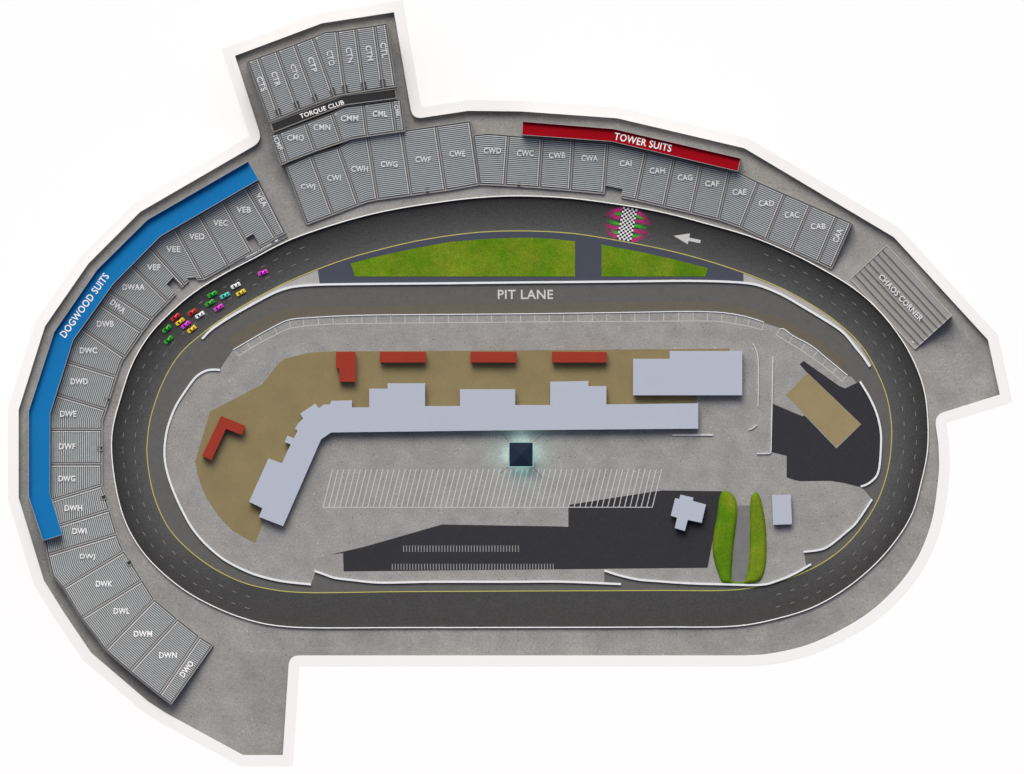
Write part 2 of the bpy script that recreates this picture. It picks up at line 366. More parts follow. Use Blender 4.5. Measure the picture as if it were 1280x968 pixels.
# grass
def lawn(name, loop, z): 
    g = MB(); g.prism(loop, z-0.08, z); return g.build(name, M['grass'])
g1 = [(438.3,329.5),(470,321.3),(515,311.3),(560,302.9),(610,298.5),(660,297.2),(690,298.6),(718.8,301.8),(718.8,345.8),(443.8,345.8)]
g2 = [(751.8,305.8),(800,315),(840,323.8),(885,335.5),(881.3,345.8),(751.8,345.8)]
for lp in (g1, g2): tag(lawn('grass', lp, 0.22), kind='stuff')
def mound(name, loop, hmax, reach):
    P = catmull(loop, True, 5); loopw = resample(P, 2.0)
    xs, ys = loopw[:, 0], loopw[:, 1]
    pts = [tuple(p) for p in loopw]; nb = len(pts)
    def inside(x, y):
        c = False; j = nb-1
        for i in range(nb):
            if (pts[i][1] > y) != (pts[j][1] > y) and x < (pts[j][0]-pts[i][0])*(y-pts[i][1])/(pts[j][1]-pts[i][1])+pts[i][0]: c = not c
            j = i
        return c
    v2 = list(pts); y = ys.min()
    while y < ys.max():
        x = xs.min()
        while x < xs.max():
            if inside(x, y) and nearest(loopw, (x, y))[1] > 0.8: v2.append((x, y))
            x += 1.7
        y += 1.7
    r = delaunay_2d_cdt([Vector(p) for p in v2], [(i, (i+1) % nb) for i in range(nb)], [list(range(nb))], 1, 1e-5)
    V = []
    for p in r[0]:
        d = nearest(loopw, (p.x, p.y))[1]; t = min(1, d/reach)
        V.append(W(p.x, p.y, 0.12+hmax*math.sqrt(max(0, 1-(1-t)**2))))
    fs = []
    for f in r[2]:
        a, b, c = (Vector(V[i]) for i in f[:3])
        fs.append(tuple(f) if (b-a).cross(c-a).z > 0 else tuple(f[::-1]))
    g = MB(); g.add(V, fs); return g.build(name, M['grass'], smooth=True)
mL = [(902.5,615),(912,615.3),(918.8,622.5),(921.8,637.5),(921,650),(918.8,667.5),(915.5,700),(914.6,724),(914.7,726.5),(930,727),(931.3,725),(936,700),(937.3,660),(937.8,630),(940,618.8),(945,615),(948.8,618.8),(953,632),(956.8,655),(958.3,685),(956.3,712),(950,726),(940,729.8),(925,730),(903,728.5),(898,718),(893,703),(890.5,685),(892,668),(895.5,650)]
tag(mound('grass', mL, 2.2, 6.0), kind='stuff')

# ------------------------------------------------------------------ painted lines
yl = MB(); yl.ribbon([tuple(p) for p in resample(INN, 4)], 1.0, 0.0, 0.035, closed=True, base=0.02)
struct('yellow_track_line', yl, M['yellow'])
ds = MB()
def midline(f): return np.array([a*(1-f)+b*f for b, a in zip(OUT, inn2)])
for f in (0.345, 0.68):
    c = resample(midline(f), 1.0); run = 0; segs = []
    for ph in range(0, len(c), 18):
        cx, cy = c[ph]
        if cy < 400 and 386 < cx < 951: continue
        if cy > 700 and 316 < cx < 962: continue
        seg = [tuple(c[(ph+k) % len(c)]) for k in range(0, 7, 2)]
        ds.ribbon(seg, 0.65, trackz, 0.05, base=0.0)
struct('lane_dashes', ds, M['dash'])
pk = MB()
n_ = 60
for i in range(n_):
    x = 415.8+i*(827.3-415.8)/(n_-1); bx = x-11.9
    pk.ribbon([(x, 586.8), (bx, 634.0)], 1.0, 0.17, 0.012)
pk.ribbon([(403.3, 634.3), (815.6, 634.3)], 0.85, 0.184, 0.012)
M['bay'] = mat('worn_bay_paint', (0.66, 0.66, 0.64), 0.85); M['bay'].node_tree.nodes['Principled BSDF'].inputs['Alpha'].default_value = 0.82
struct('parking_bay_lines', pk, M['bay'])
tk = MB()
for i in range(40): x = 504.5+i*(648-504.5)/39; tk.ribbon([(x, 682), (x, 690)], 1.1, 0.15, 0.012)
for i in range(56): x = 490.4+i*(691.6-490.4)/55; tk.ribbon([(x, 705), (x, 712.5)], 1.1, 0.15, 0.012)
M['tick'] = mat('faint_bay_paint', (0.27, 0.27, 0.27), 0.85)
struct('parking_bay_ticks', tk, M['tick'])
bx = MB()
bot = [(298.8,445),(313,435.6),(327.5,427.5),(346.9,417.5),(355,413.2),(363.8,410.4),(379.4,407.8),(398.5,406.2),(416.5,405.2),(440,404.6),(680,402.5),(877.5,401.3),(895,401.8),(907.5,403),(930,406.8),(952.5,412.3)]
bx.ribbon(bot, 0.8, 0.11, 0.012)
dv = [((293.1,438.5),(298.8,445)),((308.8,428.5),(313,435.6)),((323.8,419.8),(327.5,427.5)),((342.5,409.8),(346.9,417.5)),((361.5,401.3),(363.8,410.4)),((379.4,398.1),(379.6,407.8)),((397.5,397.5),(398.5,406.2)),((416,396.8),(416.5,405.2))]
xs = [433.8,452.2,470.3,488.5,506.3,524.3,542.3,560.5,578.5,596.5,614.5,632.5,650.5,668.5,686.5,704.5,722.5,740.5,758.5,776,793.5,811.5,829.5,848.2,866.4,884.3]
def topy(x): return 395-(x-433)*0.0131
for x in xs: dv.append(((x, topy(x)), (x, 404.9-(x-433)*0.0085)))
dv += [((902.5,391),(902.3,402.5)),((920.8,395.8),(919.3,404.6)),((936.8,399),(934.8,407.8)),((955,403),(952.5,412.3))]
for a, b in dv: bx.ribbon([a, b], 0.8, 0.125, 0.012)
bot2 = [(970.6,418.8),(986.3,428.8),(1001.3,437.5),(1015.6,447.3),(1028,456.5),(1040.6,466.6),(1052.3,476.5)]
bx.ribbon(bot2, 0.8, 0.11, 0.012)
for a, b in [((970.6,418.8),(975,411.3)),((990.8,420.3),(986.3,428.8)),((1006.3,430),(1001.3,437.5)),((1021.5,439.8),(1015.6,447.3)),((1033.3,449),(1028,456.5)),((1046.3,459.8),(1040.6,466.6)),((1059.4,469.4),(1052.3,476.5))]:
    bx.ribbon([a, b], 0.8, 0.125, 0.012)
struct('pit_box_lines', bx, M['paint_thin'])

# start-finish line: chequers and painted flames, arrow
def bil(q, u, v):
    a, b, c, d = (np.array(p) for p in q)   # a tl, b tr, c br, d bl
    return (a*(1-u)+b*u)*(1-v)+(d*(1-u)+c*u)*v
ck = MB(); q = Z(740, 240, A, (413,197),(606,233),(520,664),(328,626))
NX, NY = 7, 16
for i in range(NX):
    for j in range(NY):
        P = [bil(q, (i+a)/NX, (j+b)/NY) for a, b in ((0, 1), (1, 1), (1, 0), (0, 0))]
        ck.quad(*[W(p[0], p[1], trackz(*p)+0.07) for p in P], mi=(i+j) % 2)
struct('chequered_line', ck, [M['mark'], M['black']])
def petal(mb, base, tip, w, att):
    b = np.array(base); t = np.array(tip); d = t-b; Lg = np.linalg.norm(d); d /= Lg; nn = np.array([-d[1], d[0]])
    K = 12; R = 6; V = []
    for i in range(K+1):
        s = i/K; hw = w*0.5*math.sqrt(max(0, 1-(2*(0.08+s*0.9)-1)**2))**0.9
        for j in range(R+1):
            p = b+d*Lg*s+nn*hw*(2*j/R-1); V.append(W(p[0], p[1], trackz(*p)+mb.lift))
            att.append(max(0, min(1, 1.15-1.3*s))*0.92*(1-0.8*abs(2*j/R-1)**2.5))
    F = [(i*(R+1)+j, (i+1)*(R+1)+j, (i+1)*(R+1)+j+1, i*(R+1)+j+1) for i in range(K) for j in range(R)]
    # keep faces up
    a, b_, c = (Vector(V[k]) for k in F[0][:3])
    if (b_-a).cross(c-a).z < 0: F = [f[::-1] for f in F]
    mb.add(V, F)
pinkp = [((405,222),(150,310),78),((380,352),(130,290),66),((350,490),(100,425),66),((332,612),(150,470),80),((605,262),(790,420),84),((580,382),(840,435),66),((550,515),(820,565),66),((522,652),(770,570),76)]
grnp = [((400,295),(255,290),46),((365,432),(165,375),60),((343,556),(225,495),50),((590,318),(715,378),50),((565,445),(775,490),60),((537,592),(680,572),48)]
for nm, lst, m, lf in (('painted_pink_flames', pinkp, 'pink', 0.045), ('painted_green_flames', grnp, 'green', 0.058)):
    mb = MB(); mb.lift = lf; att = []
    for b_, t_, w_ in lst: petal(mb, *Z(740, 240, A, b_, t_), w_/A, att)
    struct(nm, mb, M[m], attr=('wear', att))
ar = MB(); al = [(842,295),(862.5,292),(861.5,297.3),(876,300.3),(875,304.3),(860.8,301.3),(859.7,305.5)]
def drape(mb, loop, lift):
    i0 = len(mb.v); mb.tess([loop], 0)
    for k in range(i0, len(mb.v)):
        x, y, _ = mb.v[k]; px, py = x/S+640, 484-y/S; mb.v[k] = (x, y, trackz(px, py)+lift)
drape(ar, al, 0.10); struct('direction_arrow', ar, M['paint'])

# ------------------------------------------------------------------ text
def text_geo(txt, wt=0.05):
    cu = bpy.data.curves.new('lettering', 'FONT'); cu.body = txt; cu.size = 1.0
    cu.align_x = 'CENTER'; cu.align_y = 'CENTER'; cu.offset = wt; cu.resolution_u = 3; cu.extrude = 0.03
    cu.space_character = 1.06
    ob = bpy.data.objects.new('lettering', cu); COL.objects.link(ob)
    bpy.context.view_layer.update()
    dg = bpy.context.evaluated_depsgraph_get()
    me = bpy.data.meshes.new_from_object(ob.evaluated_get(dg))
    v = np.array([tuple(p.co) for p in me.vertices]); f = [tuple(p.vertices) for p in me.polygons]
    bpy.data.objects.remove(ob); bpy.data.curves.remove(cu); bpy.data.meshes.remove(me)
    mn, mx = v[:, :2].min(0), v[:, :2].max(0)
    v[:, :2] = (v[:, :2]-(mn+mx)/2)/(mx-mn)
    return v, f
def lettering(txt, c, w, h, ang, zf, parent=None, name='lettering', m='letter', thick=0.12):
    v, f = text_geo(txt, 0.012 if h > 7.6 else (0.020 if h > 3 else 0.018)); a = math.radians(ang); V = []
    for x, y, z in v:
        X = x*w; Y = y*h; px = c[0]+X*math.cos(a)-Y*math.sin(a); py = c[1]-(X*math.sin(a)+Y*math.cos(a))
        zz = (zf(px, py) if callable(zf) else zf)+(thick if z > 0 else 0.0)
        V.append(W(px, py, zz))
    g = MB(); g.add(V, f); return g.build(name, M[m], parent)

# ------------------------------------------------------------------ seating sections
def polylen(P): return float(np.linalg.norm(np.diff(P, axis=0), axis=1).sum())
def trim(P, a, b):
    """polyline P cut by distance a from its start and b from its end"""
    d = np.r_[0, np.cumsum(np.linalg.norm(np.diff(P, axis=0), axis=1))]; Lt = d[-1]
    if Lt-a-b < 0.5: return None
    ts = [a]+[x for x in d if a+0.3 < x < Lt-b-0.3]+[Lt-b]
    return np.stack([np.interp(ts, d, P[:, 0]), np.interp(ts, d, P[:, 1])], 1)
def plane_fit(pts):
    Am = np.array([[x, y, 1] for x, y, z in pts]); zz = np.array([z for _, _, z in pts])
    k = np.linalg.lstsq(Am, zz, rcond=None)[0]
    return lambda x, y: k[0]*x+k[1]*y+k[2]
def section(name, cols, zf, slope, letter, c, ang=0, lend=False, rend=False, notch=None, vom=None, w=22, h=7.5, group='', where='', marker=True, hbox=False, zb=None):
    B = np.array([a for a, b in cols], float); Fp = np.array([b for a, b in cols], float)
    length = float(np.mean(np.linalg.norm(B-Fp, axis=1)))
    zback = zf+slope*length*S if zb is None else zb
    rows = max(4, int(round((length-3.0)/2.42)))
    def line(t): return B*(1-t)+Fp*t
    ctr = (B.mean(0)+Fp.mean(0))/2
    root = thing('seating_section', ctr, ZP, f'terraced grey seating section lettered {letter}{where}', 'grandstand section', group)
    st = MB(); be = MB(); mk = MB(); mpts = []
    t0 = 1.6/length; t1 = 1-1.5/length
    zrow = lambda k: zback-(zback-zf)*(k+0.5)/rows
    for k in range(rows):
        ta = t0+(t1-t0)*k/rows; tb = t0+(t1-t0)*(k+1)/rows; z = zrow(k); zl = zrow(k+1) if k < rows-1 else zf-0.2
        cuts = [(0.0, None)]
        full_a, full_b = line(ta), line(tb)
        def spans(P, l, r):
            Lt = polylen(P)
            if notch and (ta+tb)/2 > notch[2]:
                out = []
                if notch[0]*Lt > l+1.0: out.append((l, Lt-notch[0]*Lt))
                if (1-notch[1])*Lt > r+1.0: out.append((notch[1]*Lt, r))
                return out
            return [(l, r)]
        for (sa, sb) in zip(spans(full_a, 0, 0), spans(full_b, 0, 0)):
            pa, pb = trim(full_a, *sa), trim(full_b, *sb)
            if pa is None or pb is None: continue
            nn = len(pa)
            if len(pb) != nn: pb = resample(pb, polylen(pb)/(nn-1), False); 
            V = [W(*p, z) for p in pa]+[W(*p, z) for p in pb]+[W(*p, zl) for p in pb]
            st.add(V, [(i, nn+i, nn+i+1, i+1) for i in range(nn-1)]+[(nn+i, 2*nn+i, 2*nn+i+1, nn+i+1) for i in range(nn-1)])
        ba, bb = ta+(tb-ta)*0.18, ta+(tb-ta)*0.66
        LA, LB = line(ba), line(bb)
        for (sa, sb) in zip(spans(LA, 1.9, 4.5), spans(LB, 1.9, 4.5)):
            pa, pb = trim(LA, *sa), trim(LB, *sb)
            if pa is None or pb is None: continue
            nn = len(pa)
            if len(pb) != nn: continue
            zt = z+0.42
            V = [W(*p, zt) for p in pa]+[W(*p, zt) for p in pb]+[W(*p, z) for p in pb]+[W(*p, z) for p in pa]
            Fc = []
            for i in range(nn-1):
                Fc += [(i, nn+i, nn+i+1, i+1), (nn+i, 2*nn+i, 2*nn+i+1, nn+i+1), (3*nn+i, i, i+1, 3*nn+i+1)]
            Fc += [(0, 3*nn, 2*nn, nn), (nn-1, 2*nn-1, 3*nn-1, 4*nn-1)]
            be.add(V, Fc)
        if not (notch and notch[1] > 0.99 and (ta+tb)/2 > notch[2]):
            m0, m1 = trim(line(ba-0.002), polylen(line(ba))-3.9, 2.2), trim(line(bb+0.002), polylen(line(bb))-3.9, 2.2)
            if m0 is not None and m1 is not None:
                P = [m0[0], m1[0], m1[-1], m0[-1]]
                mk.box8([W(*p, z) for p in P], [W(*p, z+0.47) for p in P]); mc = (m0[0]+m1[-1])/2; mpts.append((mc[0], mc[1], z-0.3))
    if len(mpts) > 1:
        mz = [q[2] for q in mpts]; mi_ = iter(mz)
        mk.ribbon([q[:2] for q in mpts], 0.5, lambda x, y: next(mi_), 0.44)
    # enclosing walls down to the plaza
    wl = MB()
    wl.sides([tuple(p) for p in trim(line(0), 0.0, 0.0)], ZP-0.1, zback+0.2, closed=False)
    fl = line(1.0)
    def kerbline(P, z0, z1, wd): 
        fr = MB(); fr.ribbon([tuple(p) for p in P], wd, z0, z1-z0); fr.build('parapet', M['kerb'], root)
    if notch:
        Lt = polylen(fl); 
        segs = []
        if notch[0]*Lt > 1.0: segs.append(trim(fl, 0, Lt-notch[0]*Lt))
        if (1-notch[1])*Lt > 1.0: segs.append(trim(fl, notch[1]*Lt, 0))
        nl = line(notch[2]); Ln = polylen(nl); nb = trim(nl, notch[0]*Ln, Ln-notch[1]*Ln)
        zn = zback-(zback-zf)*notch[2]
        kerbline(nb, ZP-0.1, zn+0.35, 0.9)
        for u in (notch[0], notch[1]):
            if 0.02 < u < 0.98:
                a = trim(nl, u*Ln, 0)[0]; b = trim(fl, u*Lt, 0)[0]
                Pm = [tuple(a*(1-s)+b*s) for s in (0, .5, 1)]
                fr = MB(); fr.ribbon(Pm, 0.9, ZP-0.1, zf+0.5-ZP); fr.build('parapet', M['kerb'], root)
    else: segs = [fl]
    for sgm in segs: kerbline(sgm, ZP-0.1, zf+0.35, 1.5)
    kerbline(line(0.0), zback-0.6, zback+0.42, 1.0)
    for e, ok in ((0, lend), (-1, rend)):
        a, b = line(0)[e], line(1)[e]
        V = []
        if ok:
            d = (b-a)/np.linalg.norm(b-a); nrm = np.array([-d[1], d[0]])*0.55
            lo = [a+nrm, b+nrm, b-nrm, a-nrm]
            P0 = [W(*p, ZP-0.1) for p in lo]; P1 = [W(*lo[0], zback+0.45), W(*lo[1], zf+0.45), W(*lo[2], zf+0.45), W(*lo[3], zback+0.45)]
            fr = MB(); fr.box8(P0, P1); fr.build('side_parapet', M['kerb'], root)
    if not rend:
        a, b = line(t0)[-1], line(1.0)[-1]
        if notch and notch[1] > 0.99: b = line(notch[2])[-1]
        d = (b-a)/np.linalg.norm(b-a); nrm = np.array([-d[1], d[0]])*0.75
        tt = (1.0 if not (notch and notch[1] > 0.99) else notch[2]); za = zback; zbb = zback-(zback-zf)*tt
        ai = MB(); lo = [a+nrm, b+nrm, b-nrm, a-nrm]
        ai.box8([W(*lo[0], za-0.5), W(*lo[1], zbb-0.5), W(*lo[2], zbb-0.5), W(*lo[3], za-0.5)],
                [W(*lo[0], za+0.35), W(*lo[1], zbb+0.35), W(*lo[2], zbb+0.35), W(*lo[3], za+0.35)])
        ai.build('aisle_divider', M['rail'], root)
    st.build('terrace', M['tread'], root); be.build('bench_rows', M['bench'], root)
    mk.build('step_edge_marks', M['stepmark'], root); wl.build('rear_wall', M['kerb'], root)
    if marker:
        a = trim(line(t0+1.3/length), 2.6, 0); d = (a[-1]-a[0])/np.linalg.norm(a[-1]-a[0])
        g = MB(); g.ribbon([tuple(a[0]), tuple(a[0]+d*2.6)], 1.0, zrow(0)+0.5, 0.2)
        g.build('row_marker', M['mark'], root)
    if vom:
        u, wd, dp = vom
        a = trim(fl, u*polylen(fl), 0)[0]; bd = line(0.5); bb = trim(bd, u*polylen(bd), 0)[0]
        d = (bb-a)/np.linalg.norm(bb-a); sd = np.array([-d[1], d[0]])
        g = MB(); P = [a-d*0.1-sd*wd/2, a-d*0.1+sd*wd/2, a+d*dp+sd*wd/2, a+d*dp-sd*wd/2]
        g.box8([W(*p, ZP) for p in P], [W(*p, zf+0.55) for p in P]); g.build('vomitory', M['tunnel'], root)
        g = MB()
        for sgn in (-1, 1):
            c0 = a+sd*sgn*(wd/2+0.55); Pm = [tuple(c0-d*0.7), tuple(c0+d*(dp+0.7))]
            g.ribbon(Pm, 1.0, ZP, zf+1.0-ZP)
        g.ribbon([tuple(a+d*(dp+0.45)-sd*wd/2), tuple(a+d*(dp+0.45)+sd*wd/2)], 0.9, ZP, zf+1.1-ZP)
        g.build('vomitory_surround', M['kerb'], root)
    if hbox:   # little stair head straddling the aisle near the front
        a = line(1-11.0/length)[-1]; b = line(1-1.0/length)[-1]
        d = (b-a)/np.linalg.norm(b-a); sd = np.array([-d[1], d[0]])
        za = zback-(zback-zf)*(1-6/length)
        g = MB(); g2_ = MB()
        for sgn in (-1, 1):
            c0 = a+sd*sgn*2.3; P = [tuple(c0), tuple(c0+d*7.5)]
            g.ribbon(P, 2.4, za-1.2, 1.9)
            P = [tuple(c0-d*0.3-sd*sgn*0.2), tuple(c0+d*1.9-sd*sgn*0.2)]
            g2_.ribbon(P, 2.2, za+0.75, 0.05)
        g.build('stair_head', M['tunnelwall'], root); g2_.build('stair_opening', M['tunnel'], root)
    pts = [(*line(0)[0], zback), (*line(0)[-1], zback), (*line(1)[0], zf), (*line(1)[-1], zf)]
    pf = plane_fit(pts)
    lettering(letter, c, w, h, ang, lambda x, y: pf(x, y)+0.85, root, thick=0.15)
    return zback

def tier(items, names, zf, slope, info, group, lend=True, rend=True, zb=None, where='', **kw):
    """items: ('d'|'k', back, front) left to right; names: one section per gap between 'd' items"""
    di = [i for i, it in enumerate(items) if it[0] == 'd']; zbk = []
    for n_, (a, b) in enumerate(zip(di[:-1], di[1:])):
        cols = [(it[1], it[2]) for it in items[a:b+1]]
        nm = names[n_]; inf = dict(info[nm]); c = inf.pop('c'); wh = inf.pop('where', where)
        zbk.append(section(nm, cols, zf, slope, nm, c, lend=(lend and n_ == 0), rend=(rend and n_ == len(names)-1), group=group, zb=zb, where=wh, **{**kw, **inf}))
    return zbk
def z1(ox, oy, s, x, y): return (ox+x/s, oy+y/s)

# west curve and Veranda side, clockwise from the lower end
D = [('d', z1(160,790,A,572,962), z1(160,790,A,1130,175)),
     ('d', z1(160,790,A,410,840), z1(160,790,A,950,60)),
     ('d', z1(160,790,A,20,525), z1(150,730,8.493,610,370)),
     ('d', z1(80,726,4,205,345), z1(150,730,8.493,365,160)),
     ('k', (121,797.5), (190.5,745.5)),
     ('d', z1(80,710,A,225,668), z1(80,710,A,1040,160)),
     ('d', z1(0,520,4,315,860), z1(50,640,A,1115,520)),
     ('k', z1(50,640,A,165,850), z1(50,640,A,1070,430)),
     ('d', z1(50,640,A,100,570), z1(50,640,A,1020,290)),
     ('d', (54.5,662.6), z1(40,560,A,1030,820)),
     ('d', z1(40,560,A,255,700), z1(40,560,A,925,492)),
     ('k', z1(40,560,A,238,605), z1(40,560,A,930,470)),
     ('d', z1(40,560,A,240,213), z1(40,560,A,930,213)),
     ('d', z1(40,480,A,240,605), z1(40,480,A,930,605)),
     ('k', z1(40,480,A,240,395), z1(40,480,A,932,495)),
     ('d', z1(40,480,A,325,138), z1(40,480,A,985,340)),
     ('d', z1(60,400,A,250,550), z1(60,400,A,910,752)),
     ('k', z1(60,400,A,335,265), z1(60,400,A,968,575)),
     ('d', z1(60,400,A,455,110), z1(60,400,A,1020,492)),
     ('d', z1(110,330,A,158,528), z1(110,330,A,722,902)),
     ('d', z1(110,330,A,270,355), z1(110,330,A,850,733)),
     ('k', z1(110,330,A,335,265), z1(110,330,A,862,715)),
     ('d', z1(110,330,A,580,18), z1(110,330,A,1070,503)),
     ('d', z1(170,260,A,190,518), z1(140,180,4,363,702)),
     ('k', z1(170,260,A,320,383), z1(140,180,4,385,682)),
     ('d', z1(170,260,A,528,270), z1(170,260,A,905,950)),
     ('d', z1(170,260,A,845,85), z1(260,250,A,278,868)),
     ('d', z1(260,250,A,200,5), z1(260,250,A,588,690)),
     ('d', z1(250,200,A,612,362), z1(260,250,A,905,505)),
     ('d', z1(250,200,A,780,268), z1(260,250,A,1030,438))]
Dn = ['DWO','DWN','DWM','DWL','DWK','DWJ','DWI','DWH','DWG','DWF','DWE','DWD','DWC','DWB','DWA','DWAA','VEF','VEE','VED','VEC','VEB','VEA']
I = {'DWO': dict(c=(233.3,836.5), ang=54, w=22), 'DWN': dict(c=(210,819.3)), 'DWM': dict(c=(178.7,792.5), w=23), 'DWL': dict(c=(152,764), w=20),
 'DWK': dict(c=(130.3,730), w=21, vom=(0.62,4.2,5)), 'DWJ': dict(c=(109.3,696.5), w=19), 'DWI': dict(c=(99.3,664.2), w=17.5), 'DWH': dict(c=(91.7,635.3), vom=(0.52,4.2,5)),
 'DWG': dict(c=(83.8,598.5), w=21), 'DWF': dict(c=(84,558.3), w=20.5, vom=(0.45,4.2,5)), 'DWE': dict(c=(85.3,517.5), w=20.5), 'DWD': dict(c=(99,477), w=21.5, vom=(0.28,4.2,5)),
 'DWC': dict(c=(110.5,438.2), w=21.5), 'DWB': dict(c=(131.7,405), w=21), 'DWA': dict(c=(147.5,383.3), ang=-38, w=21), 'DWAA': dict(c=(167,359), w=27.5),
 'VEF': dict(c=(192.3,334.3), w=17, notch=(0.45,0.83,0.73)), 'VEE': dict(c=(216.7,311.7), w=17.5, notch=(0.25,0.70,0.94)), 'VED': dict(c=(246,295.8), w=19),
 'VEC': dict(c=(276,278.8), w=18.5), 'VEB': dict(c=(304.7,262.3), w=18, notch=(0.03,0.36,0.74)), 'VEA': dict(c=(327,250), ang=-58, w=18.5)}
zD = tier(D, Dn, ZP+1.3, 0.30, I, 'seating sections of the west grandstand', zb=ZP+8.2, marker=False)

CW = [('d', z1(345,190,A,130,195), z1(345,190,A,412,962)),
      ('d', z1(345,190,A,462,35), z1(345,190,A,757,832)),
      ('d', z1(345,190,A,832,-60), z1(345,190,A,1100,703)),
      ('k', z1(270,0,4,680,695), (461,251.8)),
      ('d', z1(440,155,A,212,160), (472.5,249.6)),
      ('d', z1(440,155,A,662,95), z1(440,155,A,790,946)),
      ('d', z1(440,155,A,1118,25), z1(440,155,A,1248,885)),
      ('d', z1(540,145,A,512,68), z1(540,145,A,632,912))]
CWn = ['CWJ','CWI','CWH','CWG','CWF','CWE']
CW2 = [('d', z1(540,145,A,545,258), z1(540,145,A,632,912)),
      ('k', z1(540,145,A,740,235), z1(540,145,A,750,915)),
      ('d', z1(540,145,A,1018,258), z1(540,145,A,970,925)),
      ('d', z1(640,165,A,408,85), z1(640,165,A,365,742)),
      ('d', z1(640,165,A,818,118), z1(640,165,A,777,778)),
      ('d', z1(740,170,A,210,95), z1(740,170,A,160,768)),
      ('d', z1(740,170,A,728,212), z1(740,170,A,587,856)),
      ('d', z1(740,170,A,1098,298), z1(740,170,A,960,942)),
      ('d', z1(850,190,A,290,178), z1(850,190,A,150,812)),
      ('d', z1(850,190,A,665,258), z1(850,190,A,515,902)),
      ('k', z1(850,190,A,765,262), z1(850,190,A,560,915)),
      ('d', z1(850,190,A,1045,405), z1(850,190,A,810,1005)),
      ('d', z1(950,240,A,335,28), z1(950,240,A,85,638)),
      ('d', z1(950,240,A,675,175), z1(950,240,A,420,782)),
      ('d', z1(950,240,A,1025,328), z1(950,240,A,770,935)),
      ('d', z1(950,240,A,1220,415), z1(840,160,4,798,704))]
CW2n = ['CWD','CWC','CWB','CWA','CAI','CAH','CAG','CAF','CAE','CAD','CAC','CAB','CAA']
I.update({'CWJ': dict(c=(385,234), w=18), 'CWI': dict(c=(417.5,222.5), w=17), 'CWH': dict(c=(449.5,211.3), w=21), 'CWG': dict(c=(486.5,205.3), w=21), 'CWF': dict(c=(529,199.5), w=19.5, vom=(0.47,4.4,5)),
 'CWE': dict(c=(571.7,192.2), w=20), 'CWD': dict(c=(615.5,188.5), w=21.5), 'CWC': dict(c=(656.7,191.8), w=21, vom=(0.40,4.4,4.5)), 'CWB': dict(c=(696.3,194.3), w=20.5), 'CWA': dict(c=(737,198), w=20.5),
 'CAI': dict(c=(782,204.3), w=15, notch=(0.0,0.54,0.83)), 'CAH': dict(c=(821.5,213.5), w=19), 'CAG': dict(c=(856.3,222), w=18.5), 'CAF': dict(c=(890.3,229.8), w=17.5), 'CAE': dict(c=(924.3,240.3), w=17.5),
 'CAD': dict(c=(958,254.3), w=19), 'CAC': dict(c=(990,268.7), w=18.5), 'CAB': dict(c=(1022.7,283), w=18.5), 'CAA': dict(c=(1047,294.7), ang=68, w=17.5)})
ZW = ZP+1.3
zbW = ZW+9.0
tier(CW, CWn, ZW, 0.30, I, 'seating sections of the lower north grandstand', zb=zbW, marker=False)
tier(CW2, CW2n, ZW, 0.30, I, 'seating sections of the lower north grandstand', zb=ZW+7.6, marker=False)

CMt = [('d', z1(320,110,A,192,622), z1(345,190,A,70,172)),
      ('d', z1(320,110,A,300,598), z1(345,190,A,165,128)),
      ('d', z1(320,110,A,662,468), z1(320,110,A,793,838)),
      ('d', z1(320,110,A,1012,338), z1(420,100,A,78,828)),
      ('k', (430.5,133.2), z1(420,100,A,210,780)),
      ('d', z1(420,100,A,362,325), z1(420,100,A,418,748)),
      ('d', z1(420,100,A,742,272), z1(420,100,A,800,693)),
      ('d', z1(420,100,A,862,252), z1(420,100,A,915,678))]
CMn = ['CMP','CMO','CMN','CMM','CML','CMK']
I.update({'CMP': dict(c=(348,180), ang=-68, w=17, h=6.5), 'CMO': dict(c=(369.5,172.3), w=21), 'CMN': dict(c=(402.5,159.3), w=21), 'CMM': dict(c=(437,148), w=22), 'CML': dict(c=(475,142.5), w=18.5), 'CMK': dict(c=(496.5,139), ang=-78, w=16, h=5.5)})
ZM = zbW+2.6
tier(CMt, CMn, ZM, 0.3, I, 'seating sections of the middle north grandstand', zb=ZM+4.6)
CTt = [('d', z1(300,20,A,97,602), z1(320,110,A,182,452)),
      ('d', z1(300,20,A,248,548), z1(320,110,A,322,398)),
      ('d', z1(300,20,A,490,462), z1(320,110,A,568,298)),
      ('d', z1(300,20,A,730,375), z1(320,110,A,808,205)),
      ('d', z1(300,20,A,970,282), z1(320,110,A,1042,118)),
      ('k', z1(300,20,A,1130,212), z1(320,110,A,1130,92)),
      ('d', z1(400,20,A,225,200), z1(420,100,A,130,192)),
      ('d', z1(400,20,A,475,163), z1(420,100,A,380,150)),
      ('d', z1(400,20,A,730,128), z1(420,100,A,630,112)),
      ('d', z1(400,20,A,883,98), z1(420,100,A,797,88))]
CTn = ['CTS','CTR','CTQ','CTP','CTO','CTN','CTM','CTL']
for nm, c, a in (('CTS',(327,105),-70),('CTR',(345,99),-71),('CTQ',(368,90),-72),('CTP',(390.7,81),-73),('CTO',(413.3,72.7),-78),('CTN',(437,69),-80),('CTM',(461.7,66.7),-81),('CTL',(480,62.8),-80)):
    I[nm] = dict(c=c, ang=a, w=19, h=7.4, hbox=(nm != 'CTL'))
ZT = ZM+4.6+2.2
tier(CTt, CTn, ZT, 0.3, I, 'seating sections of the upper north grandstand', zb=ZT+9.0)

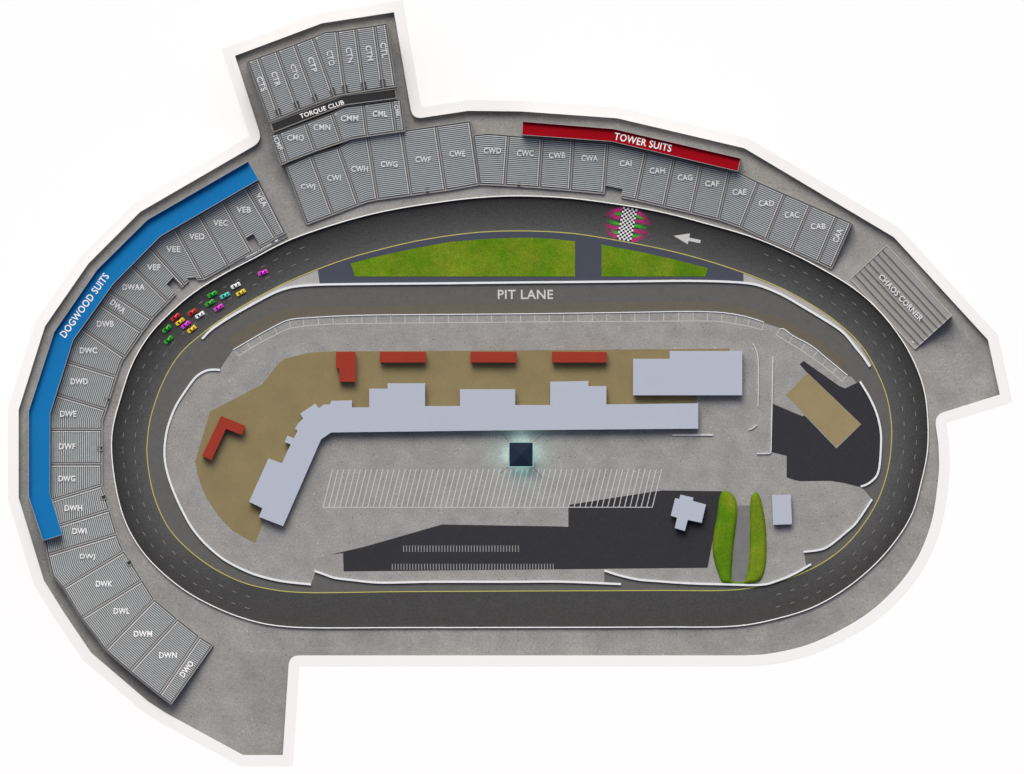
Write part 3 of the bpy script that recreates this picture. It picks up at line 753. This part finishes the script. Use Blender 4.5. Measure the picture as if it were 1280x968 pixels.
# ------------------------------------------------------------------ club, suites, platform, terrace stand
tq = [(337.9,154.9),(427,120.4),(494.3,111.3),(495.9,123),(430,131.6),(341.6,165.6)]
ctr = np.mean(tq, 0); t = thing('club_deck', ctr, ZP, 'charcoal roofed club deck lettered TORQUE CLUB between two seating tiers', 'club deck')
g = MB(); g.prism(tq, ZP, ZT-0.9); g.build('wall', M['kerb'], t)
ins = lambda poly, d: offset(poly, -d)
g = MB(); g.prism(ins(tq, 1.1), ZT-0.9, ZT-0.55); g.build('roof', M['charcoal'], t)
g = MB(); g.ribbon(tq+[tq[0]], 0.6, ZT-0.9, 0.75); g.build('roof_edge', M['rail'], t)
lettering('TORQUE CLUB', (402.6,137.2), 57.5, 6.8, 18.3, ZT-0.50, t)

def suite(cols, ztop, label, cat, m, txt, c, w, h, ang, drop, cfun, zbase):
    O_ = np.array([a for a, b in cols], float); I_ = np.array([b for a, b in cols], float)
    ctr = (O_.mean(0)+I_.mean(0))/2
    t = thing('suite_block', ctr, ZP, label, cat)
    K = 10; n = len(cols); V = []
    for k in range(K+1):
        s = k/K; z = cfun(s)
        for p in O_*(1-s)+I_*s: V.append(W(*p, ztop+z))
    g = MB(); g.add(V, [(k*n+i, (k+1)*n+i, (k+1)*n+i+1, k*n+i+1) for k in range(K) for i in range(n-1)])
    for f_i, f in enumerate(g.f):
        a, b, cc = (Vector(g.v[i]) for i in f[:3])
        if (b-a).cross(cc-a).z < 0: g.f[f_i] = f[::-1]
    r = g.build('roof', M[m], t)
    loop = [tuple(p) for p in O_]+[tuple(p) for p in I_[::-1]]
    g = MB()
    zO, zI = ztop+cfun(0)-0.02, ztop+cfun(1)-0.02
    g.sides([tuple(p) for p in O_], ZP, zO, closed=False); g.sides([tuple(p) for p in I_], zbase, zI, closed=False)
    for e in (0, -1):
        top = [W(*(O_[e]*(1-k/K)+I_[e]*k/K), ztop+cfun(k/K)-0.02) for k in range(K+1)]
        g.add([W(*O_[e], ZP), *top, W(*I_[e], ZP)], [tuple(range(K+3))])
    g.build('wall', M['suitewall'], t)
    # glazed front facing the track
    for i in range(n-1):
        a, b = I_[i], I_[i+1]; L_ = np.linalg.norm(b-a); cnt = max(1, int(L_/9)); d = (b-a)/L_
        mid = (O_[i]+O_[i+1])/2-(a+b)/2; nrm = np.array([-d[1], d[0]]); nrm = nrm if nrm.dot(mid) < 0 else -nrm
        for k in range(cnt):
            p0 = a+d*(L_*k/cnt+0.7)+nrm*0.1; p1 = a+d*(L_*(k+1)/cnt-0.7)+nrm*0.1
            g = MB(); g.ribbon([tuple(p0), tuple(p1)], 0.15, zI-2.6, 1.9); g.build('window', M['glass'], t)
    g = MB(); g.ribbon([tuple(p) for p in O_], 0.5, zO+drop-0.05, 0.15); g.ribbon([tuple(p) for p in I_], 0.5, zI-0.25, 0.4)
    for e in (0, -1):
        g.ribbon([tuple(O_[e]*(1-s)+I_[e]*s) for s in np.linspace(0, 1, 11)], 0.5, lambda x, y, e=e: ztop+cfun(min(1, np.linalg.norm(np.array((x, y))-O_[e])/np.linalg.norm(I_[e]-O_[e])))-0.25, 0.4)
    g.build('roof_edge', M['edge'], t)
    g = MB(); g.ribbon([tuple(p+(q-p)/np.linalg.norm(q-p)*0.45) for p, q in zip(O_, I_)], 0.5, zO, drop); g.build('shade_wall', M[m], t)  # rear wall added to throw shade on the outer part of the roof
    def zroof(x, y):
        best = None; q_ = np.array((x, y))
        for i in range(n-1):
            a, b = O_[i], O_[i+1]; u = np.clip((q_-a).dot(b-a)/((b-a).dot(b-a)), 0, 1); d = np.linalg.norm(a+(b-a)*u-q_)
            wd = np.linalg.norm((I_[i]+(I_[i+1]-I_[i])*u)-(a+(b-a)*u))
            if best is None or d < best[0]: best = (d, min(1, d/wd))
        return ztop+cfun(best[1])+0.06
    lettering(txt, c, w, h, ang, zroof, t)
    return t
bl = [(z1(50,640,A,40,383), z1(50,640,A,298,302)), ((35.8,621.3),(62.4,616.9)), ((35.8,513.8),(62.6,517.1)), ((67.5,415),(91.5,424.9)), ((121.1,337.2),(141.5,354.9)), ((183.8,275),(200.1,295.7)), ((310.2,201.8),(323.2,224.6))]
suite(bl, ZP+14.0, 'long curved blue roofed building lettered DOGWOOD SUITS behind the west seats', 'suite building', 'blue', 'DOGWOOD SUITS', (105.6,381.8), 95, 9.2, 54.3, 3.4, lambda s: 0.35*s-0.35, ZP+7.5)
rd = [((653.3,152),(652.5,168.8)), ((767.5,161.3),(764.9,177.1)), ((925.7,198),(922.3,214.3))]
suite(rd, ZP+14.5, 'long bent red roofed building lettered TOWER SUITS above the north seats', 'suite building', 'red', 'TOWER SUITS', (803.7,178), 73, 9.2, -12.5, 1.9, lambda s: -0.3*(1-s), ZP+7.5)

# veranda platform
vp = Z(260, 250, A, (283,868),(1030,446),(1058,482),(303,920))
t = thing('platform', np.mean(vp, 0), ZP, 'narrow slate grey deck lettered VERANDA PLATFORM below seats VEC to VEA', 'platform')
g = MB(); g.prism(ins(vp, -0.1), ZP, ZP+1.0); g.build('base', M['kerb'], t)
g = MB(); g.prism(ins(vp, 0.5), ZP+1.0, ZP+1.08); g.build('deck', M['platform'], t)
g = MB(); g.ribbon(vp+[vp[0]], 0.4, ZP+1.0, 0.4); g.build('railing', M['edge'], t)
lettering('VERANDA PLATFORM', z1(280,280,14.22,610,480), 36.5, 2.3, 28.5, ZP+1.12, t)
c0 = z1(280,280,14.22,932,298)
g = MB(); g.ribbon([(c0[0]-1.7,c0[1]+0.9),(c0[0]+1.7,c0[1]-0.9)], 1.5, ZP+1.1, 0.1); g.build('deck_marker', M['mark'], t)

# terrace stand CHAOS CORNER
cc = [(1108.6,306.7),(1189.7,394.6),(1143.7,436.6),(1063.1,348.9)]   # N, E, S, W
t = thing('terrace_stand', np.mean(cc, 0), ZP, 'plain grey stand of eight wide steps lettered CHAOS CORNER', 'grandstand')
a, b, c_, d_ = (np.array(p) for p in cc)
def ter(u, v): return (a*(1-u)+b*u)*(1-v)+(d_*(1-u)+c_*u)*v
for k in range(8):
    zt = ZP+1.0+(7-k)*1.35
    P = [ter(0, k/8), ter(1, k/8), ter(1, (k+1)/8), ter(0, (k+1)/8)]
    nx = 6; K_ = 4; V = []
    for i in range(K_+1):
        v = k/8+i/K_/8
        for p in (ter(0, v), ter(1, v)): V.append(W(*p, zt))
    g = MB(); g.quad(*[W(*p, zt) for p in P[::-1]]); g.sides([tuple(p) for p in P], ZP, zt-0.003)
    g.build('step', M['terrace'], t)
g = MB()
for u in (0, 1):
    for k in range(8):
        zt = ZP+1.0+(7-k)*1.35
        g.ribbon([tuple(ter(u, k/8)), tuple(ter(u, (k+1)/8))], 0.6, zt-0.5, 1.0)
g.ribbon([tuple(a), tuple(b)], 0.6, ZP+9.8, 1.0); g.ribbon([tuple(d_), tuple(c_)], 0.6, ZP, 1.3)
g.build('edge_rail', M['railpale'], t)
pf = plane_fit([(*a, ZP+11.1), (*b, ZP+11.1), (*c_, ZP+0.4), (*d_, ZP+0.4)])
lettering('CHAOS CORNER', (1126.2,372.2), 76, 7.6, -46.9, lambda x, y: pf(x, y)+0.8, t)
g = MB(); g.ribbon([(1139.6,426.6),(1141,427.3),(1142,429.3)], 1.0, ZP+1.25, 0.1); g.build('stand_marker', M['mark'], t)

# ------------------------------------------------------------------ walls
def wall(name, pts, w, h, label, m='wallw', z=0.05, smooth=True, cat='wall', closed=False, zf=None, base=0.05):
    P = catmull(pts, closed, 6) if smooth and len(pts) > 2 else np.array(pts, float)
    c = P.mean(0) if closed else P[len(P)//2]
    g = MB(); g.ribbon([tuple(p) for p in P], w, zf if zf else z, h, closed=closed, base=base)
    o = g.build(name, M[m]); 
    return tag(o, label, cat)
wall('safety_wall', [tuple(p) for p in OUT[::2]], 1.25, 1.5, 'thin white concrete wall ringing the outer edge of the whole track', 'wallo', z=ZP, closed=True, base=0.4)
wall('pit_wall', [(252.5,423.8),(262,414),(275,404.5),(290,395),(335,370),(350,363.2),(365,359),(382,357),(400,356),(435,355.4),(560,354.3),(680,353),(770,352.2),(855,351.3),(900,352),(930,353.8),(945,356),(960,361),(980,370),(997.5,380),(1050,412.5),(1060,422),(1070,435),(1079,446),(1087.3,458.5)], 2.7, 1.1, 'long white wall between the pit lane and the two lawns', z=0.08)
wall('infield_wall', [(275,462.7),(266,462.2),(258,463.5),(246,470.5),(233,487),(220,507.5),(213,524),(208.3,540),(205.5,565),(207.5,584),(212.5,602.5),(221,624),(230,642.5),(240,660),(252.5,675.5),(266,688.5),(280,699.5),(300,710.5),(320,718.8),(350,726.3),(388.8,730.8)], 2.6, 1.1, 'long white curved wall round the west end of the infield')
wall('infield_wall', [(393,713.8),(405,718),(417,722.2),(440,725.3),(470,728.3),(500,728.3),(527.5,727.6),(640,727.5),(700,727.3),(776.3,730.3)], 2.6, 1.1, 'straight white wall south of the dark asphalt lot, west one')
wall('infield_wall', [(755.6,713.4),(775,719.6),(800,724.9),(820,726.5),(859.5,729.3),(900,730.5),(955,730.8),(972,726),(990,718.8),(1013.8,705.5)], 2.6, 1.1, 'long white wall at the foot of the grass mounds')
wall('infield_wall', [(1004.5,690),(1020,688.3),(1030,686),(1040,680),(1055,667.5),(1067.5,656.8),(1075,647),(1090,624.5)], 2.4, 1.1, 'bent white wall south east of the small square building')
wall('infield_wall', [(1076,608.3),(1083,606),(1090,601.3),(1096,594.5),(1098.8,586),(1101,562.5),(1101,540),(1096,517.5),(1087,497),(1075,477)], 2.5, 1.1, 'white curved wall along the east dark asphalt lot')
wall('pit_box_wall', [(291.3,437.5),(325,417.8),(345,407),(355,402.1),(366.3,399),(380,397.7),(440,394.6),(560,393.2),(680,392.2),(800,390.4),(867.5,389.5),(900,390.7),(915,392.5),(930,395.3),(943,399),(955,403)], 1.1, 0.55, 'long thin pale wall in front of the long row of pit boxes', 'thinwall', z=0.1)
wall('pit_box_wall', [(974.5,411.8),(977,411),(980,411.7),(990.6,419.4),(1013.8,432),(1033.8,448.2),(1059.4,469.4)], 1.1, 0.55, 'short thin pale wall in front of the seven slanted pit boxes', 'thinwall', z=0.1)
wall('barrier', [(941.3,429.5),(945,437.5),(947.3,446),(948,480),(947.5,508)], 0.8, 0.9, 'thin grey barrier with a hooked top east of the largest building', 'thinwall', z=0.1, cat='barrier')
wall('barrier', [(966.3,445.5),(965,505),(963.8,563.5),(963.2,566),(961,567.4),(946,567.5)], 0.9, 0.9, 'long thin grey barrier with a foot along the west edge of the east lot', 'thinwall', z=0.18, smooth=False, cat='barrier')
wall('barrier', [(935.8,537.5),(939.5,536.3),(942.5,534.5),(945.8,531.3)], 1.0, 0.9, 'very short curved grey barrier', 'thinwall', z=0.1, cat='barrier')
wall('barrier', [(840.5,544),(890.8,544)], 1.3, 0.9, 'short straight grey barrier below the east end of the long building', 'thinwall', z=0.1, cat='barrier')

# ------------------------------------------------------------------ buildings
def building(name, loop, h, label, roof_m, wall_m, zg=0.12, doors=0, group=None):
    P = np.array(loop); t = thing(name, P.mean(0), zg, label, 'building', group)
    g = MB(); g.sides(ins(loop, 0.55), zg-0.05, zg+h-0.25); g.build('wall', M[wall_m], t)
    g = MB(); g.prism(loop, zg+h-0.3, zg+h); g.tess([ins(loop, 0.05)], zg+h-0.3)
    g.build('roof', M[roof_m], t)
    il = ins(loop, 0.40); n = len(il)
    area = sum(loop[i][0]*loop[(i+1) % n][1]-loop[(i+1) % n][0]*loop[i][1] for i in range(n))
    for i in range(n):
        a, b = np.array(il[i]), np.array(il[(i+1) % n]); L_ = np.linalg.norm(b-a)
        if L_ < 8: continue
        d = (b-a)/L_; cnt = int(min(12, L_//9)); cnt = max(cnt, 1)
        for k in range(cnt):
            cpt = a+d*L_*(k+0.5)/cnt
            isdoor = (k == cnt//2 and h > 3)
            hw = 1.6 if not isdoor else 2.2
            g = MB()
            g.ribbon([tuple(cpt-d*hw), tuple(cpt+d*hw)], 0.16, zg+(0.0 if isdoor else 1.0), 2.4 if isdoor else 1.2)
            g.build('door' if isdoor else 'window', M['steel'] if isdoor else M['glass'], t)
    return t
big = [(791.3,448.8),(837,448.8),(837,439),(927.8,439),(927.8,494.3),(791.3,494.3)]
longb = [(872.8,504.3),(872.8,536),(620,538.3),(413.8,540.8),(401.3,549.5),(353.8,658),(323.8,646.3),(328,635.5),(311.3,627.5),(335.5,573.3),(352.5,579.3),(363.2,555.9),(355.9,552.8),(359.4,544.8),(367.3,548.1),(371.9,538.5),(368.8,536.3),(372.5,529.6),(378.8,523.5),(375.4,517.3),(393.8,504.8),(398.5,510.4),(405,505.9),(412.9,505.6),(413.8,501.3),(440,500.6),(440,509.4),(461.5,509.4),(461.5,486),(484.5,486),(484.5,479.3),(531.3,479.3),(531.3,507.8),(575,507.8),(575,486.8),(644,486.8),(644,506.5),(687.8,506.5),(687.8,477.3),(735.5,476.5),(735.5,482.8),(758,482.8),(758,505.8)]
cross = [(850.6,618.5),(866.9,622.3),(866,626.3),(882.5,630.9),(877.1,653.8),(859.8,650),(856,664),(843.4,660.3),(846.3,647.3),(838.4,644.8),(844,622.9),(849,624)]
sq = [(965,619),(988.5,618.5),(990,655.5),(966.5,656.3)]
building('garage_building', big, 5.0, 'large pale lavender roofed building with one notched corner', 'lav', 'bwall')
building('garage_building', longb, 5.0, 'very long bent pale lavender roofed building with many jutting bays', 'lav', 'bwall')
building('office_building', cross, 4.2, 'small cross shaped pale roofed building standing on dark asphalt', 'lav', 'bwall', zg=0.15)
building('office_building', sq, 4.0, 'small plain rectangular pale roofed building east of the grass mounds', 'lav', 'bwall')
rA = [(420,440),(444.5,440),(444.5,477.5),(424,477.5),(424,460.8),(420,460.8)]
rB = [(474.8,440),(532.5,440),(532.5,453.3),(474.8,453.3)]
rC = [(587.8,440),(645.5,440),(645.5,453.3),(587.8,453.3)]
rD = [(689.8,440),(758.5,440),(758.5,453.3),(689.8,453.3)]
rL = [(276.3,520),(307,532.5),(302.5,543.8),(282.5,536.3),(264.3,575.5),(252.5,570)]
GR = 'red roofed sheds on the dirt yard'
building('shed', rA, 4.8, 'short upright brick red roofed shed, tallest on the map of the row', 'brick', 'brickwall', zg=0.16, group=GR)['label'] = 'upright notched brick red roofed shed at the west end of the shed row'
building('shed', rB, 4.8, 'long narrow brick red roofed shed between the notched shed and the middle shed', 'brick', 'brickwall', zg=0.16, group=GR)
building('shed', rC, 4.8, 'long narrow brick red roofed shed in the middle of the three narrow sheds', 'brick', 'brickwall', zg=0.16, group=GR)
building('shed', rD, 4.8, 'longest narrow brick red roofed shed, nearest the largest building', 'brick', 'brickwall', zg=0.16, group=GR)
building('shed', rL, 4.8, 'bent L shaped brick red roofed shed at the west end of the dirt yard', 'brick', 'brickwall', zg=0.16, group=GR)

# scoring tower with lit screens
x0, y0, x1, y1 = 636.7, 553.5, 665.8, 583.2; cx, cy = (x0+x1)/2, (y0+y1)/2
t = thing('scoring_tower', (cx, cy), 0.1, 'square tower with dark navy pyramid roof and glowing cyan sides', 'scoring tower')
X0, Y0, _ = W(x0, y1); X1, Y1, _ = W(x1, y0); CX, CY, _ = W(cx, cy)
g = MB(); g.box(X0+1.3, X1-1.3, Y0+1.3, Y1-1.3, 0.1, 6.2); g.build('core', M['steel'], t)
g = MB(); ap = (CX, CY, 9.2); B4 = [(X0, Y0, 6.9), (X1, Y0, 6.9), (X1, Y1, 6.9), (X0, Y1, 6.9)]
for i in range(4): g.add([B4[i], B4[(i+1) % 4], ap], [(0, 1, 2)])
g.build('roof', M['navy'], t)
g = MB(); g.add(B4, [(3, 2, 1, 0)]); g.box(X0, X1, Y0, Y1, 6.3, 6.85); g.build('soffit', M['steel'], t)
g = MB(); e = 0.36
for (a0, a1, b0, b1) in ((X0-e, X1+e, Y0-e, Y0-0.02), (X0-e, X1+e, Y1+0.02, Y1+e), (X0-e, X0-0.02, Y0, Y1), (X1+0.02, X1+e, Y0, Y1)):
    g.box(a0, a1, b0, b1, 6.35, 6.75)
g.build('light_trim', M['rimlight'], t)
for (ax, s_) in (('x', -1), ('x', 1), ('y', -1), ('y', 1)):
    g = MB(); hw = (X1-X0)/2-1.7; d1 = (X1-X0)/2-0.35; d2 = (X1-X0)/2-0.45
    if ax == 'x': P = [(CX+s_*d2, CY-hw, 1.2), (CX+s_*d2, CY+hw, 1.2), (CX+s_*d1, CY+hw, 6.1), (CX+s_*d1, CY-hw, 6.1)]
    else: P = [(CX-hw, CY+s_*d2, 1.2), (CX+hw, CY+s_*d2, 1.2), (CX+hw, CY+s_*d1, 6.1), (CX-hw, CY+s_*d1, 6.1)]
    g.quad(*P); nrm_in = (-s_*0.12, 0, 0) if ax == 'x' else (0, -s_*0.12, 0)
    Q = [tuple(np.array(p)+np.array(nrm_in)) for p in P]; g.quad(*Q[::-1])
    g.build('screen', M['screen'], t)
for i, (p, q_) in enumerate((((636.5,553),(627.3,541.8)), ((666,553),(680,541.5)), ((636.5,583.5),(626,591)), ((666,583.5),(678,597)))):
    z2 = 4.9 if i < 2 else 0.2
    g = MB(); g.tube(W(*p, 6.4), W(*q_, z2), 0.09); g.build('stay_cable', M['cable'], t)

# ------------------------------------------------------------------ race cars
def lerp_tab(tab, x):
    return float(np.interp(x, [a for a, b in tab], [b for a, b in tab]))
HT = [(-2.25, 0.80), (-2.05, 0.92), (-1.35, 0.98), (-0.65, 1.32), (-0.1, 1.38), (0.30, 1.34), (0.95, 0.92), (1.6, 0.84), (2.05, 0.70), (2.25, 0.48)]
HW = [(-2.25, 0.66), (-2.1, 0.84), (-1.5, 0.93), (0, 0.90), (1.5, 0.95), (1.9, 0.88), (2.1, 0.72), (2.25, 0.46)]
def body_z(x, v):      # v in -1..1 across
    cab = max(0, min(1, (lerp_tab(HT, x)-0.9)/0.45)); drop = (0.10+0.42*cab)*abs(v)**(4.0-1.2*cab)
    return lerp_tab(HT, x)-drop
def make_car(m, label):
    t = thing('race_car', (0, 0), 0, label, 'race car', 'race cars bunched on the banked curve'); t.location = (0, 0, 0)
    xs_ = np.linspace(-2.25, 2.25, 31); R = 12; V = []
    for x in xs_:
        hw = lerp_tab(HW, x)
        V.append((x, -hw, 0.22))
        for j in range(R+1):
            v = 2*j/R-1; V.append((x, v*hw, body_z(x, v)))
        V.append((x, hw, 0.22))
    k = R+3; F = []
    for i in range(len(xs_)-1):
        for j in range(k-1): F.append((i*k+j, (i+1)*k+j, (i+1)*k+j+1, i*k+j+1))
        F.append((i*k+k-1, (i+1)*k+k-1, (i+1)*k, i*k))
    F.append(tuple(range(k))); F.append(tuple(range((len(xs_)-1)*k, len(xs_)*k))[::-1])
    g = MB(); g.add(V, F); g.build('body', m, t, smooth=True)
    def patch(xa, xb, va, vb, lift, nm, mm):
        g = MB(); V = []; nx, ny = 5, 7
        for i in range(nx):
            x = xa+(xb-xa)*i/(nx-1)
            for j in range(ny):
                v = va+(vb-va)*j/(ny-1); V.append((x, v*lerp_tab(HW, x), body_z(x, v)+lift))
        F = [(i*ny+j, (i+1)*ny+j, (i+1)*ny+j+1, i*ny+j+1) for i in range(nx-1) for j in range(ny-1)]
        g.add(V, F); return g.build(nm, mm, t, smooth=True)
    patch(0.36, 0.98, -0.70, 0.70, 0.03, 'windscreen', M['carglass'])
    patch(-0.74, -1.25, 0.60, -0.60, 0.03, 'rear_window', M['carglass'])
    for sg in (-1, 1):
        g = MB(); V = []
        for x in (-0.6, 0.25):
            V += [(x, sg*1.03, 0.92), (x, sg*0.99, 1.12)]
        g.add([(-0.75, sg*0.925, 0.86), (0.45, sg*0.925, 0.86), (0.2, sg*0.915, 1.02), (-0.55, sg*0.915, 1.02)], [(0, 1, 2, 3)]); g.build('side_window', M['carglass'], t)
        patch(1.98, 2.18, sg*0.45, sg*0.85, 0.02, 'headlight', M['lamp'])
        for xw in (-1.35, 1.4):
            g = MB(); g.tube((xw, sg*0.68, 0.33), (xw, sg*0.965, 0.33), 0.33, 14); w_ = g.build('wheel', M['tyre'], t)
            g = MB(); g.tube((xw, sg*0.95, 0.33), (xw, sg*0.975, 0.33), 0.19, 10); g.build('rim', M['rim'], w_)
    g = MB(); g.box(-2.28, -2.0, -0.85, 0.85, 1.08, 1.12)
    for sg in (-1, 1): g.box(-2.25, -2.0, sg*0.8-0.03, sg*0.8+0.03, 0.85, 1.08)
    g.build('spoiler', m, t)
    return t
cars = [('red', (219,396.5), 37, 'red race car nearest the outer wall, ahead of the other red car'), ('red', (240,390.5), 33, 'red race car beside a white car, behind the other red car'),
 ('white', (249.4,393.8), 33, 'white race car beside a red car'), ('yellow', (224.7,402.2), 39, 'yellow race car between a red car and a magenta car'),
 ('magenta', (231.9,406), 39, 'magenta race car between two yellow cars'), ('yellow', (239.4,411.6), 38, 'yellow race car nearest the inner yellow line, in front of the bunch'),
 ('green', (208.1,411), 42, 'green race car below the outer wall, second from the front'), ('green', (210.3,425), 44, 'green race car leading the whole field'),
 ('green', (265.1,367.9), 26, 'green race car nearest the wall in the middle group'), ('green', (262,378.8), 31, 'green race car between another green car and a magenta car'),
 ('cyan', (280.9,369.4), 27, 'cyan race car, the only one in its colour'), ('white', (294.2,357), 26, 'white race car beside a yellow car near the back'),
 ('yellow', (300.8,365.8), 29, 'yellow race car beside a white car near the back'), ('magenta', (272.9,384.6), 31, 'magenta race car just below a cyan and a green car'),
 ('magenta', (328.2,340.8), 21, 'magenta race car trailing alone at the back of the field')]
CC = {'red': (0.56, 0.004, 0.004), 'white': (0.82, 0.82, 0.82), 'yellow': (0.85, 0.58, 0.015), 'magenta': (0.72, 0.03, 0.66), 'green': (0.012, 0.38, 0.008), 'cyan': (0.07, 0.60, 0.55)}
protos = {}
def copy_tree(o, parent=None):
    c = o.copy(); COL.objects.link(c)
    if parent: c.parent = parent
    for ch in [x for x in bpy.data.objects if x.parent == o and x.name in kids]: copy_tree(ch, c)
    return c
for colr, p, ang, lab in cars:
    if colr not in protos:
        t = make_car(paint_car(colr+'_car_paint', CC[colr]), lab); protos[colr] = t
    else:
        src = protos[colr]; t = src.copy(); COL.objects.link(t)
        for ch in list(src.children):
            c1 = ch.copy(); COL.objects.link(c1); c1.parent = t
            for gch in list(ch.children):
                c2 = gch.copy(); COL.objects.link(c2); c2.parent = c1
        t['label'] = lab
    # heading down-left: front (+x) points to angle+180; tilt with the banking
    z = trackz(*p); a = math.radians(ang)+math.pi
    h = 3.0; dzx = (trackz(p[0]+h, p[1])-trackz(p[0]-h, p[1]))/(2*h*S); dzy = -(trackz(p[0], p[1]+h)-trackz(p[0], p[1]-h))/(2*h*S)
    nrm = Vector((-dzx, -dzy, 1)).normalized(); fx = Vector((math.cos(a), math.sin(a), 0)); fx = (fx-nrm*fx.dot(nrm)).normalized(); fy = nrm.cross(fx)
    from mathutils import Matrix
    R3 = Matrix((fx, fy, nrm)).transposed()
    t.rotation_euler = R3.to_euler(); t.location = Vector(W(p[0], p[1], z+0.03))

# painted PIT LANE
o = lettering('PIT LANE', (656.8,368.2), 69, 11.6, 0, 0.02, None, 'pit_lane_lettering', 'paint', thick=0.02); tag(o, kind='structure')

# ------------------------------------------------------------------ camera, light
cam = bpy.data.cameras.new('camera'); co = bpy.data.objects.new('camera', cam); COL.objects.link(co)
cam.type = 'ORTHO'; cam.ortho_scale = 1280*S; co.location = (0, 0, 400); cam.clip_end = 2000; cam.clip_start = 1
scene.camera = co
EL, AZ = 52.0, 12.0      # sun elevation, azimuth (0 = from the top of the map)
w = bpy.data.worlds.new('World'); scene.world = w; w.use_nodes = True
nt = w.node_tree; bg = nt.nodes['Background']; sky = nt.nodes.new('ShaderNodeTexSky')
sky.sky_type = 'NISHITA'; sky.sun_disc = False; sky.sun_elevation = math.radians(EL); sky.sun_rotation = math.radians(-AZ)
sky.air_density = 0.5; sky.dust_density = 5.0; sky.ozone_density = 0.2
nt.links.new(sky.outputs[0], bg.inputs[0]); bg.inputs[1].default_value = 0.10
sl = bpy.data.lights.new('sun', 'SUN'); sl.energy = 1.5; sl.angle = math.radians(34); sl.color = (0.965, 0.995, 0.945)
so = bpy.data.objects.new('sun', sl); COL.objects.link(so)
so.rotation_euler = (-math.radians(90-EL), 0, math.radians(AZ))     # light comes from the top of the map, a little from the left
vs = scene.view_settings; vs.view_transform = 'Standard'; vs.look = 'None'; vs.gamma = 1; vs.exposure = 0.20
scene.display_settings.display_device = 'sRGB'
scene.cycles.max_bounces = 6; scene.cycles.use_denoising = True
